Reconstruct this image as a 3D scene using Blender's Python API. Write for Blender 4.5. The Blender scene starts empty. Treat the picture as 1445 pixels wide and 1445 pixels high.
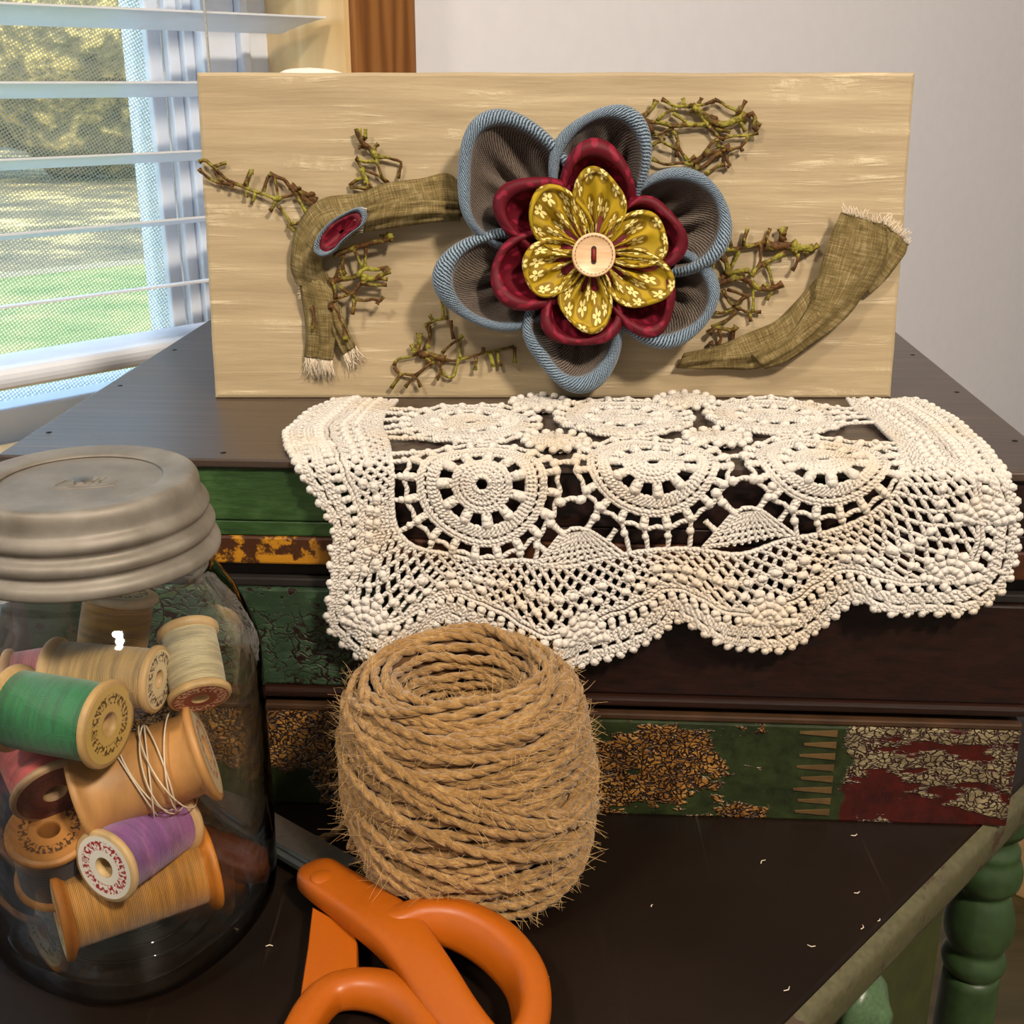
import bpy, math, random
import numpy as np
from mathutils import Vector, Matrix, noise as mnoise

random.seed(7)
rng = np.random.default_rng(7)
sc = bpy.context.scene
COL = sc.collection
PI = math.pi

# ------------------------------------------------------------------ camera
F_PX, PITCH, CAM_H, HALF = 1700.0, math.radians(19.7), 0.285, 722.5
cam_data = bpy.data.cameras.new('camera')
cam_data.sensor_width = 36.0
cam_data.lens = F_PX / 1445.0 * 36.0
cam_data.clip_start = 0.01
cam_data.clip_end = 200
cam = bpy.data.objects.new('camera', cam_data)
COL.objects.link(cam)
cam.location = (0, 0, CAM_H)
cam.rotation_euler = (math.radians(90) - PITCH, 0, 0)
sc.camera = cam

# ------------------------------------------------------------------ world, sun, lamps, exposure
world = bpy.data.worlds.new('world')
sc.world = world
world.use_nodes = True
wt = world.node_tree
for nd in list(wt.nodes):
    wt.nodes.remove(nd)
sky = wt.nodes.new('ShaderNodeTexSky')
sky.sky_type = 'NISHITA'
sky.sun_disc = False
sky.sun_elevation = math.radians(38)
sky.sun_rotation = math.radians(200)
bg = wt.nodes.new('ShaderNodeBackground')
bg.inputs['Strength'].default_value = 1.2
wo = wt.nodes.new('ShaderNodeOutputWorld')
wt.links.new(sky.outputs[0], bg.inputs[0])
wt.links.new(bg.outputs[0], wo.inputs[0])

sun_d = bpy.data.lights.new('sun', 'SUN')
sun_d.energy = 5.0
sun_d.angle = math.radians(0.6)
sun_d.color = (1.0, 0.93, 0.80)
sun = bpy.data.objects.new('sun', sun_d)
COL.objects.link(sun)
sun.location = (2, -3, 8)
sun.rotation_euler = Vector((-0.35, 0.75, -0.62)).to_track_quat('-Z', 'Y').to_euler()


def area_lamp(name, loc, target, size, power, color):
    d = bpy.data.lights.new(name, 'AREA')
    d.shape = 'DISK'
    d.size = size
    d.energy = power
    d.color = color
    o = bpy.data.objects.new(name, d)
    COL.objects.link(o)
    o.location = loc
    o.rotation_euler = (Vector(target) - Vector(loc)).to_track_quat('-Z', 'Y').to_euler()
    return o


area_lamp('ceiling_lamp_light', (0.75, -0.75, 1.45), (0, .45, .15), 0.22, 33, (1.0, 0.86, 0.70))
area_lamp('ceiling_lamp_light', (-0.75, -0.55, 1.55), (0, .45, .15), 0.22, 14, (1.0, 0.88, 0.74))

sc.view_settings.view_transform = 'Standard'
sc.view_settings.look = 'None'
sc.view_settings.gamma = 1.0
sc.view_settings.exposure = 0.18
sc.view_settings.use_curve_mapping = False

# ------------------------------------------------------------------ helpers: rays and frames
O = np.array([0, 0, CAM_H])


def ray(px, py):
    x, y = px - HALF, py - HALF
    return np.array([x, F_PX * math.cos(PITCH) - y * math.sin(PITCH), -(F_PX * math.sin(PITCH) + y * math.cos(PITCH))])


def onz(px, py, z=0.0):
    d = ray(px, py)
    return O + d * ((z - CAM_H) / d[2])


def onplane(px, py, p, n):
    d = ray(px, py)
    return O + d * (np.dot(np.asarray(p) - O, n) / np.dot(d, n))


def lin(c):
    """sRGB 0-255 triple to linear"""
    out = []
    for v in c:
        v = v / 255.0
        out.append(v / 12.92 if v <= 0.04045 else ((v + 0.055) / 1.055) ** 2.4)
    return tuple(out) + (1.0,)


# ------------------------------------------------------------------ helpers: materials
class NT:
    def __init__(self, name):
        self.m = bpy.data.materials.new(name)
        self.m.use_nodes = True
        self.t = self.m.node_tree
        for nd in list(self.t.nodes):
            self.t.nodes.remove(nd)
        self.out = self.t.nodes.new('ShaderNodeOutputMaterial')
        self._tc = None

    def put(self, sock, v):
        if isinstance(v, bpy.types.NodeSocket):
            self.t.links.new(v, sock)
        elif v is not None:
            if hasattr(sock, 'default_value') and isinstance(v, (tuple, list)) and len(v) == 3 and len(sock.default_value) == 4:
                v = tuple(v) + (1,)
            sock.default_value = v

    def tc(self, kind='Object'):
        if self._tc is None:
            self._tc = self.t.nodes.new('ShaderNodeTexCoord')
        return self._tc.outputs[kind]

    def mapv(self, v, scale=(1, 1, 1), loc=(0, 0, 0), rot=(0, 0, 0)):
        n = self.t.nodes.new('ShaderNodeMapping')
        self.put(n.inputs['Vector'], v)
        n.inputs['Scale'].default_value = scale
        n.inputs['Location'].default_value = loc
        n.inputs['Rotation'].default_value = rot
        return n.outputs[0]

    def noise(self, v, scale=5, detail=4, rough=.55, dist=0):
        n = self.t.nodes.new('ShaderNodeTexNoise')
        self.put(n.inputs['Vector'], v)
        n.inputs['Scale'].default_value = scale
        n.inputs['Detail'].default_value = detail
        n.inputs['Roughness'].default_value = rough
        n.inputs['Distortion'].default_value = dist
        return n.outputs[0]

    def noisec(self, v, scale=5, detail=4):
        n = self.t.nodes.new('ShaderNodeTexNoise')
        self.put(n.inputs['Vector'], v)
        n.inputs['Scale'].default_value = scale
        n.inputs['Detail'].default_value = detail
        return n.outputs[1]

    def voro(self, v, scale=5, feature='F1', rnd=1.0, out=0, dim='3D'):
        n = self.t.nodes.new('ShaderNodeTexVoronoi')
        n.voronoi_dimensions = dim
        n.feature = feature
        self.put(n.inputs['Vector'], v)
        n.inputs['Scale'].default_value = scale
        n.inputs['Randomness'].default_value = rnd
        return n.outputs[out]

    def wave(self, v, scale=5, dist=0, detail=2, dscale=1, direction='X', profile='SIN', kind='BANDS'):
        n = self.t.nodes.new('ShaderNodeTexWave')
        n.wave_type = kind
        if kind == 'BANDS':
            n.bands_direction = direction
        n.wave_profile = profile
        self.put(n.inputs['Vector'], v)
        n.inputs['Scale'].default_value = scale
        n.inputs['Distortion'].default_value = dist
        n.inputs['Detail'].default_value = detail
        n.inputs['Detail Scale'].default_value = dscale
        return n.outputs[1]

    def ma(self, op, a, b=None, c=None, clamp=False):
        n = self.t.nodes.new('ShaderNodeMath')
        n.operation = op
        n.use_clamp = clamp
        self.put(n.inputs[0], a)
        if b is not None:
            self.put(n.inputs[1], b)
        if c is not None:
            self.put(n.inputs[2], c)
        return n.outputs[0]

    def vm(self, op, a, b=None, out=0):
        n = self.t.nodes.new('ShaderNodeVectorMath')
        n.operation = op
        self.put(n.inputs[0], a)
        if b is not None:
            self.put(n.inputs[1], b)
        return n.outputs[out]

    def sep(self, v):
        n = self.t.nodes.new('ShaderNodeSeparateXYZ')
        self.put(n.inputs[0], v)
        return n.outputs

    def comb(self, x, y, z):
        n = self.t.nodes.new('ShaderNodeCombineXYZ')
        for i, q in enumerate((x, y, z)):
            self.put(n.inputs[i], q)
        return n.outputs[0]

    def ss(self, v, lo, hi):
        n = self.t.nodes.new('ShaderNodeMapRange')
        n.interpolation_type = 'SMOOTHSTEP'
        self.put(n.inputs['Value'], v)
        n.inputs['From Min'].default_value = lo
        n.inputs['From Max'].default_value = hi
        return n.outputs[0]

    def mix(self, f, a, b):
        n = self.t.nodes.new('ShaderNodeMix')
        n.data_type = 'RGBA'
        self.put(n.inputs[0], f)
        self.put(n.inputs[6], a)
        self.put(n.inputs[7], b)
        return n.outputs[2]

    def ramp(self, f, stops):
        n = self.t.nodes.new('ShaderNodeValToRGB')
        el = n.color_ramp.elements
        while len(el) < len(stops):
            el.new(0.5)
        for e, (p, c) in zip(el, stops):
            e.position = p
            e.color = c if len(c) == 4 else tuple(c) + (1,)
        self.put(n.inputs[0], f)
        return n.outputs[0]

    def bump(self, h, strength=.5, dist=.001):
        n = self.t.nodes.new('ShaderNodeBump')
        self.put(n.inputs['Height'], h)
        n.inputs['Strength'].default_value = strength
        n.inputs['Distance'].default_value = dist
        return n.outputs[0]

    def pbr(self, color, rough=.5, metal=0, normal=None, spec=None, **kw):
        n = self.t.nodes.new('ShaderNodeBsdfPrincipled')
        self.put(n.inputs['Base Color'], color)
        self.put(n.inputs['Roughness'], rough)
        self.put(n.inputs['Metallic'], metal)
        if normal is not None:
            self.put(n.inputs['Normal'], normal)
        if spec is not None:
            n.inputs['Specular IOR Level'].default_value = spec
        for k, v in kw.items():
            self.put(n.inputs[k], v)
        return n.outputs[0]

    def done(self, sh):
        self.t.links.new(sh, self.out.inputs['Surface'])
        return self.m


def simple(name, c, rough=.5, metal=0, nscale=40, var=.15, bump=.2, bdist=.0005, spec=None, **kw):
    n = NT(name)
    f = n.noise(n.tc(), nscale, 5)
    c = lin(c)
    d = tuple(v * (1 - var) for v in c[:3]) + (1,)
    e = tuple(min(1, v * (1 + var)) for v in c[:3]) + (1,)
    col = n.ramp(f, [(.3, d), (.7, e)])
    return n.done(n.pbr(col, rough, metal, n.bump(f, bump, bdist), spec, **kw))


# ------------------------------------------------------------------ helpers: meshes
class MB:
    """collects vertices and faces; build() links them as one mesh object"""

    def __init__(self):
        self.v, self.q, self.t, self.uv, self.n = [], [], [], [], 0

    def add(self, v, q=None, t=None, uv=None):
        v = np.asarray(v, float).reshape(-1, 3)
        self.v.append(v)
        if q is not None and len(q):
            self.q.append(np.asarray(q, int).reshape(-1, 4) + self.n)
        if t is not None and len(t):
            self.t.append(np.asarray(t, int).reshape(-1, 3) + self.n)
        self.uv.append(np.zeros((len(v), 2)) if uv is None else np.asarray(uv, float))
        self.n += len(v)
        return self

    def grid(self, P, closed_u=False, closed_v=False, uv=None):
        """P: (nu, nv, 3)"""
        nu, nv = P.shape[:2]
        i = np.arange(nu if closed_u else nu - 1)
        j = np.arange(nv if closed_v else nv - 1)
        I, J = np.meshgrid(i, j, indexing='ij')
        I2, J2 = (I + 1) % nu, (J + 1) % nv
        q = np.stack([I * nv + J, I2 * nv + J, I2 * nv + J2, I * nv + J2], -1).reshape(-1, 4)
        self.add(P.reshape(-1, 3), q, uv=None if uv is None else uv.reshape(-1, 2))
        return self

    def box(self, c, h, ax=None):
        c = np.asarray(c, float)
        ax = np.eye(3) if ax is None else np.asarray(ax, float)
        s = np.array([[-1, -1, -1], [1, -1, -1], [1, 1, -1], [-1, 1, -1], [-1, -1, 1], [1, -1, 1], [1, 1, 1], [-1, 1, 1]])
        v = c + (s * np.asarray(h, float)) @ ax
        q = [(0, 3, 2, 1), (4, 5, 6, 7), (0, 1, 5, 4), (1, 2, 6, 5), (2, 3, 7, 6), (3, 0, 4, 7)]
        return self.add(v, q)

    def tube(self, pts, r, sides=6, closed=False, cap=True, nrm=None, flat=1.0):
        """sweep a circle; nrm: reference normals; flat squashes along the normal"""
        P = np.asarray(pts, float)
        n = len(P)
        r = np.broadcast_to(np.asarray(r, float), (n,))
        if closed:
            T = np.roll(P, -1, 0) - np.roll(P, 1, 0)
        else:
            T = np.gradient(P, axis=0)
        T /= np.linalg.norm(T, axis=1, keepdims=True) + 1e-12
        if nrm is None:
            N = np.zeros_like(P)
            a = np.array([0, 0, 1.0]) if abs(T[0, 2]) < .9 else np.array([1.0, 0, 0])
            cur = a - T[0] * (a @ T[0])
            for k in range(n):
                cur = cur - T[k] * (cur @ T[k])
                cur /= np.linalg.norm(cur) + 1e-12
                N[k] = cur
        else:
            N = np.broadcast_to(np.asarray(nrm, float), P.shape)
            N = N - T * np.sum(N * T, 1, keepdims=True)
            N = N / (np.linalg.norm(N, axis=1, keepdims=True) + 1e-12)
        B = np.cross(T, N)
        a = np.arange(sides) * 2 * PI / sides
        ring = P[:, None] + r[:, None, None] * (np.cos(a)[None, :, None] * B[:, None] + flat * np.sin(a)[None, :, None] * N[:, None])
        arc = np.concatenate([[0], np.cumsum(np.linalg.norm(np.diff(P, axis=0), axis=1))])
        uv = np.stack(np.broadcast_arrays(arc[:, None], (a / (2 * PI))[None, :]), -1)
        base = self.n
        self.grid(ring, closed_u=closed, closed_v=True, uv=uv)
        if cap and not closed:
            for k, rr in ((0, 1), (n - 1, -1)):
                self.add([P[k]], uv=[[arc[k], .5]])
                ci = self.n - 1
                idx = base + k * sides + np.arange(sides)
                t = np.stack([np.full(sides, ci), idx, np.roll(idx, -1)], 1)
                if rr < 0:
                    t = t[:, [0, 2, 1]]
                self.t.append(t)
        return self

    def ball(self, c, r, nu=8, nv=5, ax=None):
        c = np.asarray(c, float)
        r = np.broadcast_to(np.asarray(r, float), (3,))
        th = np.linspace(0, PI, nv + 1)
        ph = np.arange(nu) * 2 * PI / nu
        v = np.stack([np.outer(np.sin(th), np.cos(ph)), np.outer(np.sin(th), np.sin(ph)), np.outer(np.cos(th), np.ones(nu))], -1) * r
        if ax is not None:
            v = v @ np.asarray(ax)
        return self.grid(v + c, closed_v=True)

    def lathe(self, prof, n=48, c=(0, 0, 0), ax=None, closed=False, fn=None):
        """prof: list of (r, z)"""
        prof = np.asarray(prof, float)
        a = np.arange(n) * 2 * PI / n
        R, Z = prof[:, 0], prof[:, 1]
        P = np.stack([np.outer(R, np.cos(a)), np.outer(R, np.sin(a)), np.outer(Z, np.ones(n))], -1)
        if fn is not None:
            P = fn(P)
        if ax is not None:
            P = P @ np.asarray(ax, float)
        arc = np.concatenate([[0], np.cumsum(np.linalg.norm(np.diff(prof, axis=0), axis=1))])
        uv = np.stack(np.broadcast_arrays((a / (2 * PI))[None, :], arc[:, None]), -1)
        return self.grid(P + np.asarray(c, float), closed_u=closed, closed_v=True, uv=uv)

    def prism(self, poly, d0, d1, ax=None, c=(0, 0, 0)):
        """poly: 2D ccw outline in the first two axes, extruded along the third from d0 to d1"""
        poly = np.asarray(poly, float)
        n = len(poly)
        ax = np.eye(3) if ax is None else np.asarray(ax, float)
        c = np.asarray(c, float)
        lo = np.c_[poly, np.full(n, d0)] @ ax + c
        hi = np.c_[poly, np.full(n, d1)] @ ax + c
        i = np.arange(n)
        j = (i + 1) % n
        q = np.stack([i, j, j + n, i + n], 1)
        cl = np.r_[poly.mean(0), d0] @ ax + c
        ch = np.r_[poly.mean(0), d1] @ ax + c
        v = np.r_[lo, hi, [cl], [ch]]
        t = np.r_[np.stack([j, i, np.full(n, 2 * n)], 1), np.stack([i + n, j + n, np.full(n, 2 * n + 1)], 1)]
        return self.add(v, q, t)

    def build(self, name, mat, parent=None, smooth=True, origin=None):
        V = np.concatenate(self.v)
        root = parent
        off = np.zeros(3)
        while root is not None:
            off += np.array(root.location)
            root = root.parent
        loc = None
        if parent is None:
            lo, hi = V.min(0), V.max(0)
            loc = np.array([(lo[0] + hi[0]) / 2, (lo[1] + hi[1]) / 2, lo[2]]) if origin is None else np.asarray(origin, float)
            off = loc
        V = V - off
        Q = np.concatenate(self.q) if self.q else np.zeros((0, 4), int)
        T = np.concatenate(self.t) if self.t else np.zeros((0, 3), int)
        me = bpy.data.meshes.new(name)
        me.vertices.add(len(V))
        me.vertices.foreach_set('co', V.astype(np.float32).ravel())
        li = np.concatenate([Q.ravel(), T.ravel()]).astype(np.int32)
        ls = np.concatenate([np.arange(len(Q)) * 4, len(Q) * 4 + np.arange(len(T)) * 3]).astype(np.int32)
        me.loops.add(len(li))
        me.loops.foreach_set('vertex_index', li)
        me.polygons.add(len(ls))
        me.polygons.foreach_set('loop_start', ls)
        me.polygons.foreach_set('use_smooth', np.full(len(ls), smooth))
        me.update(calc_edges=True)
        me.validate()
        UV = np.concatenate(self.uv)
        if len(me.loops) == len(li) and np.any(UV):
            ul = me.uv_layers.new(name='UVMap')
            ul.data.foreach_set('uv', UV[li].astype(np.float32).ravel())
        if mat is not None:
            me.materials.append(mat)
        o = bpy.data.objects.new(name, me)
        COL.objects.link(o)
        if parent is not None:
            o.parent = parent
        else:
            o.location = loc
        return o


def bevel(o, w, seg=2, angle=40):
    m = o.modifiers.new('bevel', 'BEVEL')
    m.width = w
    m.segments = seg
    m.limit_method = 'ANGLE'
    m.angle_limit = math.radians(angle)
    return o


def empty(name, loc, label=None, cat=None, group=None, kind=None):
    o = bpy.data.objects.new(name, None)
    o.empty_display_size = .02
    COL.objects.link(o)
    o.location = tuple(float(x) for x in loc)
    return tag(o, label, cat, group, kind)


def tag(o, label=None, cat=None, group=None, kind=None):
    for k, v in (('label', label), ('category', cat), ('group', group), ('kind', kind)):
        if v:
            o[k] = v
    return o


def spline(P, n, closed=False):
    """Catmull-Rom through P, n samples per span"""
    P = np.asarray(P, float)
    m = len(P)
    out = []
    spans = m if closed else m - 1
    for i in range(spans):
        if closed:
            p0, p1, p2, p3 = P[(i - 1) % m], P[i], P[(i + 1) % m], P[(i + 2) % m]
        else:
            p0, p1, p2, p3 = P[max(i - 1, 0)], P[i], P[i + 1], P[min(i + 2, m - 1)]
        for k in range(n):
            t = k / n
            out.append(.5 * ((2 * p1) + (-p0 + p2) * t + (2 * p0 - 5 * p1 + 4 * p2 - p3) * t * t + (-p0 + 3 * p1 - 3 * p2 + p3) * t ** 3))
    if not closed:
        out.append(P[-1])
    return np.array(out)


def resample(P, n):
    P = np.asarray(P, float)
    s = np.concatenate([[0], np.cumsum(np.linalg.norm(np.diff(P, axis=0), axis=1))])
    t = np.linspace(0, s[-1], n)
    return np.stack([np.interp(t, s, P[:, k]) for k in range(P.shape[1])], 1)


# frames: the table edge and window wall run along U; N points from the room out through the window
AZ = math.radians(43.5)
U = np.array([math.sin(AZ), math.cos(AZ), 0])
N = np.array([-math.cos(AZ), math.sin(AZ), 0])
ZA = np.array([0, 0, 1.0])
E0 = np.array([.0995, .3086, 0])
UNZ = np.array([U, N, ZA])


def W(u, n, z):
    return E0 + U * u + N * n + ZA * z


# drawer stack frame
SA = math.radians(3.3)
SW = np.array([math.cos(SA), -math.sin(SA), 0])
SD = np.array([math.sin(SA), math.cos(SA), 0])
S0 = np.array([-.1965, .4437, 0])
SAX = np.array([SW, SD, ZA])


def S(x, y, z):
    return S0 + SW * x + SD * y + ZA * z


FLOOR_Z = -.75
CEIL_Z = 1.75
WALL_N = .547
BL_N = .5694            # blind centre plane

# ================================================================== SETTING
def wall_mat(name, c):
    n = NT(name)
    f = n.noise(n.tc(), 60, 4)
    col = n.ramp(f, [(.3, lin([v - 3 for v in c])), (.7, lin(c))])
    return n.done(n.pbr(col, .75, 0, n.bump(f, .08, .001), .25))


M_wall = wall_mat('wall_paint', (240, 240, 247))
M_ceil = wall_mat('ceiling_paint', (225, 220, 210))

n_ = NT('floor_boards')
v = n_.mapv(n_.tc(), (2, 14, 2), rot=(0, 0, .7))
f = n_.noise(v, 3, 5)
M_floor = n_.done(n_.pbr(n_.ramp(f, [(.3, lin((58, 52, 30))), (.7, lin((84, 74, 44)))]), .45, 0, n_.bump(f, .1, .002)))


def struct(o):
    o['kind'] = 'structure'
    return o


UL, UR, NB = -2.1, 2.7, -2.7
struct(MB().box(W((UL + UR) / 2, (NB + WALL_N) / 2, FLOOR_Z - .05), ((UR - UL) / 2 + .15, (WALL_N - NB) / 2 + .15, .05), UNZ).build('floor', M_floor, smooth=False))
struct(MB().box(W((UL + UR) / 2, (NB + WALL_N) / 2, CEIL_Z + .05), ((UR - UL) / 2 + .15, (WALL_N - NB) / 2 + .15, .05), UNZ).build('ceiling', M_ceil, smooth=False))
WO_L, WO_R, WO_B, WO_T = -.95, .259, .058, 1.25      # window opening
wm = MB()
zc = lambda a, b: ((a + b) / 2, (b - a) / 2)
WT = .075
for (u0, u1, z0, z1) in ((UL, WO_L, FLOOR_Z, CEIL_Z), (WO_R, UR, FLOOR_Z, CEIL_Z), (WO_L, WO_R, FLOOR_Z, WO_B), (WO_L, WO_R, WO_T, CEIL_Z)):
    (uc, uh), (zz, zh) = zc(u0, u1), zc(z0, z1)
    wm.box(W(uc, WALL_N + WT, zz), (uh, WT, zh), UNZ)
struct(wm.build('wall_left', M_wall, smooth=False))
(zz, zh) = zc(FLOOR_Z, CEIL_Z)
struct(MB().box(W(UR + .05, (NB + WALL_N) / 2, zz), (.05, (WALL_N - NB) / 2, zh), UNZ).build('wall_right', M_wall, smooth=False))
struct(MB().box(W(UL - .05, (NB + WALL_N) / 2, zz), (.05, (WALL_N - NB) / 2, zh), UNZ).build('wall_front', M_wall, smooth=False))
struct(MB().box(W((UL + UR) / 2, NB - .05, zz), ((UR - UL) / 2, .05, zh), UNZ).build('wall_rear', M_wall, smooth=False))

# ---- window
n_ = NT('oak_casing')
v = n_.mapv(n_.tc(), (60, 60, 4))
f = n_.wave(v, .6, 7, 3, 1.2, 'X')
f2 = n_.noise(n_.mapv(n_.tc(), (300, 300, 8)), 1, 4)
M_oak = n_.done(n_.pbr(n_.ramp(n_.ma('ADD', n_.ma('MULTIPLY', f, .6), n_.ma('MULTIPLY', f2, .4)), [(.1, lin((104, 62, 22))), (.55, lin((134, 84, 34))), (.95, lin((156, 106, 54)))]), .35, 0, n_.bump(f2, .15, .0005)))
n_ = NT('pine_jamb')
f = n_.noise(n_.mapv(n_.tc(), (40, 40, 3)), 1, 5, .5, .6)
kn = n_.voro(n_.tc(), 14, 'F1')
M_pine = n_.done(n_.pbr(n_.mix(n_.ss(kn, .10, .04), n_.ramp(f, [(.3, lin((214, 176, 118))), (.7, lin((236, 206, 156)))]), lin((120, 78, 38))), .4, 0, n_.bump(f, .08, .0005)))
M_vinyl = simple('white_vinyl', (222, 228, 238), .35, var=.03, bump=.03)
M_slat = simple('blind_slat_white', (226, 230, 238), .38, var=.03, bump=.03)
M_cord = simple('blind_cord', (222, 222, 215), .8, nscale=900, bump=.4)

n_ = NT('window_glass')
fr = n_.t.nodes.new('ShaderNodeLayerWeight')
fr_f = n_.ma('MULTIPLY_ADD', n_.ma('POWER', fr.outputs['Facing'], 5.0), .96, .04)
tr = n_.t.nodes.new('ShaderNodeBsdfTransparent')
tr.inputs[0].default_value = (.95, .98, .97, 1)
gl = n_.t.nodes.new('ShaderNodeBsdfGlossy')
gl.inputs['Roughness'].default_value = .02
mx = n_.t.nodes.new('ShaderNodeMixShader')
n_.t.links.new(fr_f, mx.inputs[0])
n_.t.links.new(tr.outputs[0], mx.inputs[1])
n_.t.links.new(gl.outputs[0], mx.inputs[2])
M_pane = n_.done(mx.outputs[0])

# woven sun screen: a basket weave of pale threads with open holes between them
n_ = NT('sun_screen_weave')
uvn = n_.sep(n_.tc('UV'))
PITCH_S = .0024
wx = n_.ma('MULTIPLY', uvn[0], 2 * PI / PITCH_S)
wz = n_.ma('MULTIPLY', uvn[1], 2 * PI / PITCH_S)
jit = n_.ma('MULTIPLY', n_.noise(n_.tc('UV'), 70, 3), 2.2)
a = n_.ma('SINE', n_.ma('ADD', n_.ma('ADD', wx, n_.ma('MULTIPLY', wz, .5)), jit))
b = n_.ma('SINE', n_.ma('ADD', n_.ma('SUBTRACT', n_.ma('MULTIPLY', wx, .5), wz), jit))
hole = n_.ss(n_.ma('ADD', a, b), .05, .75)
tr = n_.t.nodes.new('ShaderNodeBsdfTransparent')
df = n_.pbr(lin((128, 126, 112)), .7)
trl = n_.t.nodes.new('ShaderNodeBsdfTranslucent')
trl.inputs[0].default_value = lin((150, 144, 122))
m1 = n_.t.nodes.new('ShaderNodeMixShader')
m1.inputs[0].default_value = .5
n_.t.links.new(df, m1.inputs[1])
n_.t.links.new(trl.outputs[0], m1.inputs[2])
mx = n_.t.nodes.new('ShaderNodeMixShader')
n_.t.links.new(n_.ma('MULTIPLY_ADD', hole, .7, .3), mx.inputs[0])
n_.t.links.new(m1.outputs[0], mx.inputs[1])
n_.t.links.new(tr.outputs[0], mx.inputs[2])
M_screen = n_.done(mx.outputs[0])

win = empty('window_1', W((WO_L + WO_R) / 2, WALL_N, WO_B), kind='structure')
CAS_N = WALL_N - .018
bevel(MB().box(W(WO_R + .029, (CAS_N + WALL_N) / 2, (WO_T - FLOOR_Z - .6) / 2 - .1), (.029, .009, .72), UNZ).build('casing', M_oak, win, False), .003)
bevel(MB().box(W(WO_L - .029, (CAS_N + WALL_N) / 2, .55), (.029, .009, .72), UNZ).build('casing', M_oak, win, False), .003)
bevel(MB().box(W((WO_L + WO_R) / 2, (CAS_N + WALL_N) / 2, WO_T + .032), ((WO_R - WO_L) / 2 + .06, .009, .03), UNZ).build('casing', M_oak, win, False), .003)
JN = BL_N + .05
for uu in (WO_R - .002, WO_L + .002):
    MB().box(W(uu, (CAS_N + JN) / 2 + .002, (WO_B + WO_T) / 2), (.0022, (JN - CAS_N) / 2 - .001, (WO_T - WO_B) / 2), UNZ).build('jamb', M_pine, win, False)
bevel(MB().box(W((WO_L + WO_R) / 2, (CAS_N + JN) / 2, WO_B - .004), ((WO_R - WO_L) / 2 + .03, (JN - CAS_N) / 2 + .002, .008), UNZ).build('sill', M_pine, win, False), .003)
# vinyl frame with stepped ridges, then the sash
FN = JN
for (u0, u1, n0, n1) in ((.2385, .257, FN, FN + .06), (.2305, .2385, FN - .004, FN + .06), (.203, .2305, FN + .002, FN + .06)):
    bevel(MB().box(W((u0 + u1) / 2, (n0 + n1) / 2, (WO_B + WO_T) / 2), ((u1 - u0) / 2, (n1 - n0) / 2, (WO_T - WO_B) / 2), UNZ).build('frame_stile', M_vinyl, win, False), .0015)
for (u0, u1, n0, n1) in ((.195, .203, FN + .012, FN + .06), (.186, .195, FN + .018, FN + .06), (.175, .186, FN + .026, FN + .06)):
    bevel(MB().box(W((u0 + u1) / 2, (n0 + n1) / 2, (WO_B + WO_T) / 2), ((u1 - u0) / 2, (n1 - n0) / 2, (WO_T - WO_B) / 2), UNZ).build('sash_stile', M_vinyl, win, False), .0015)
bevel(MB().box(W((WO_L + .02), FN + .03, (WO_B + WO_T) / 2), (.03, .03, (WO_T - WO_B) / 2), UNZ).build('sash_stile', M_vinyl, win, False), .0015)
bevel(MB().box(W((WO_L + .2) / 2, FN + .035, WO_B + .012), ((.2 - WO_L) / 2, .025, .012), UNZ).build('sash_rail', M_vinyl, win, False), .002)
bevel(MB().box(W((WO_L + .2) / 2, FN + .035, WO_T - .02), ((.2 - WO_L) / 2, .025, .02), UNZ).build('sash_rail', M_vinyl, win, False), .002)
GL_L, GL_R = WO_L + .03, .18
P = np.array([[W(u_, FN + .032, z_) for z_ in (WO_B + .01, WO_T - .02)] for u_ in (GL_L, GL_R)])
uv = np.array([[(u_, z_) for z_ in (WO_B, WO_T)] for u_ in (GL_L, GL_R)])
MB().grid(P, uv=uv).build('screen', M_screen, win, False)
MB().box(W((GL_L + GL_R) / 2, FN + .045, (WO_B + WO_T) / 2), ((GL_R - GL_L) / 2, .002, (WO_T - WO_B) / 2 - .01), UNZ).build('pane', M_pane, win, False)

# ---- venetian blind
blind = empty('window_blind', W(-.3, BL_N, .115), 'white horizontal slat blind with open slats hanging in the window', 'blind')
SL_L, SL_R = -.9, .2495
zs = [.118 + .0405 * k for k in range(1, 27)]
for k, z in enumerate(zs):
    prof = []
    for t in np.linspace(-1, 1, 9):
        prof.append((t * .025, .0010 * (1 - t * t)))
    top = [(y, zz + .0012) for y, zz in prof]
    ring = top + prof[::-1]
    P = np.array([[W(u_, BL_N + y, z - .0008 + zz - y * .17) for (y, zz) in ring] for u_ in (SL_L, SL_R)])
    b_ = MB().grid(P, closed_v=True)
    nr = len(ring)
    for e in (0, 1):
        t = []
        for i in range(8):
            t += [(e * nr + i, e * nr + i + 1, e * nr + nr - 1 - i), (e * nr + i + 1, e * nr + nr - 2 - i, e * nr + nr - 1 - i)]
        b_.t.append(np.array(t))
    b_.build('slat', M_slat, blind, False)
bevel(MB().box(W((SL_L + SL_R) / 2 - .006, BL_N, .1205), ((SL_R - SL_L) / 2, .0255, .0062), UNZ).build('bottom_rail', M_slat, blind, False), .005, 3)
for uu in (.1555, -.25, -.62):
    for dn in (-.0262, .0262):
        MB().tube([W(uu, BL_N + dn, .118), W(uu, BL_N + dn, 1.2)], .0008, 5).build('ladder_cord', M_cord, blind)
bevel(MB().box(W((SL_L + SL_R) / 2, BL_N, 1.215), ((SL_R - SL_L) / 2, .027, .025), UNZ).build('head_rail', M_slat, blind, False), .003)

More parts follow.
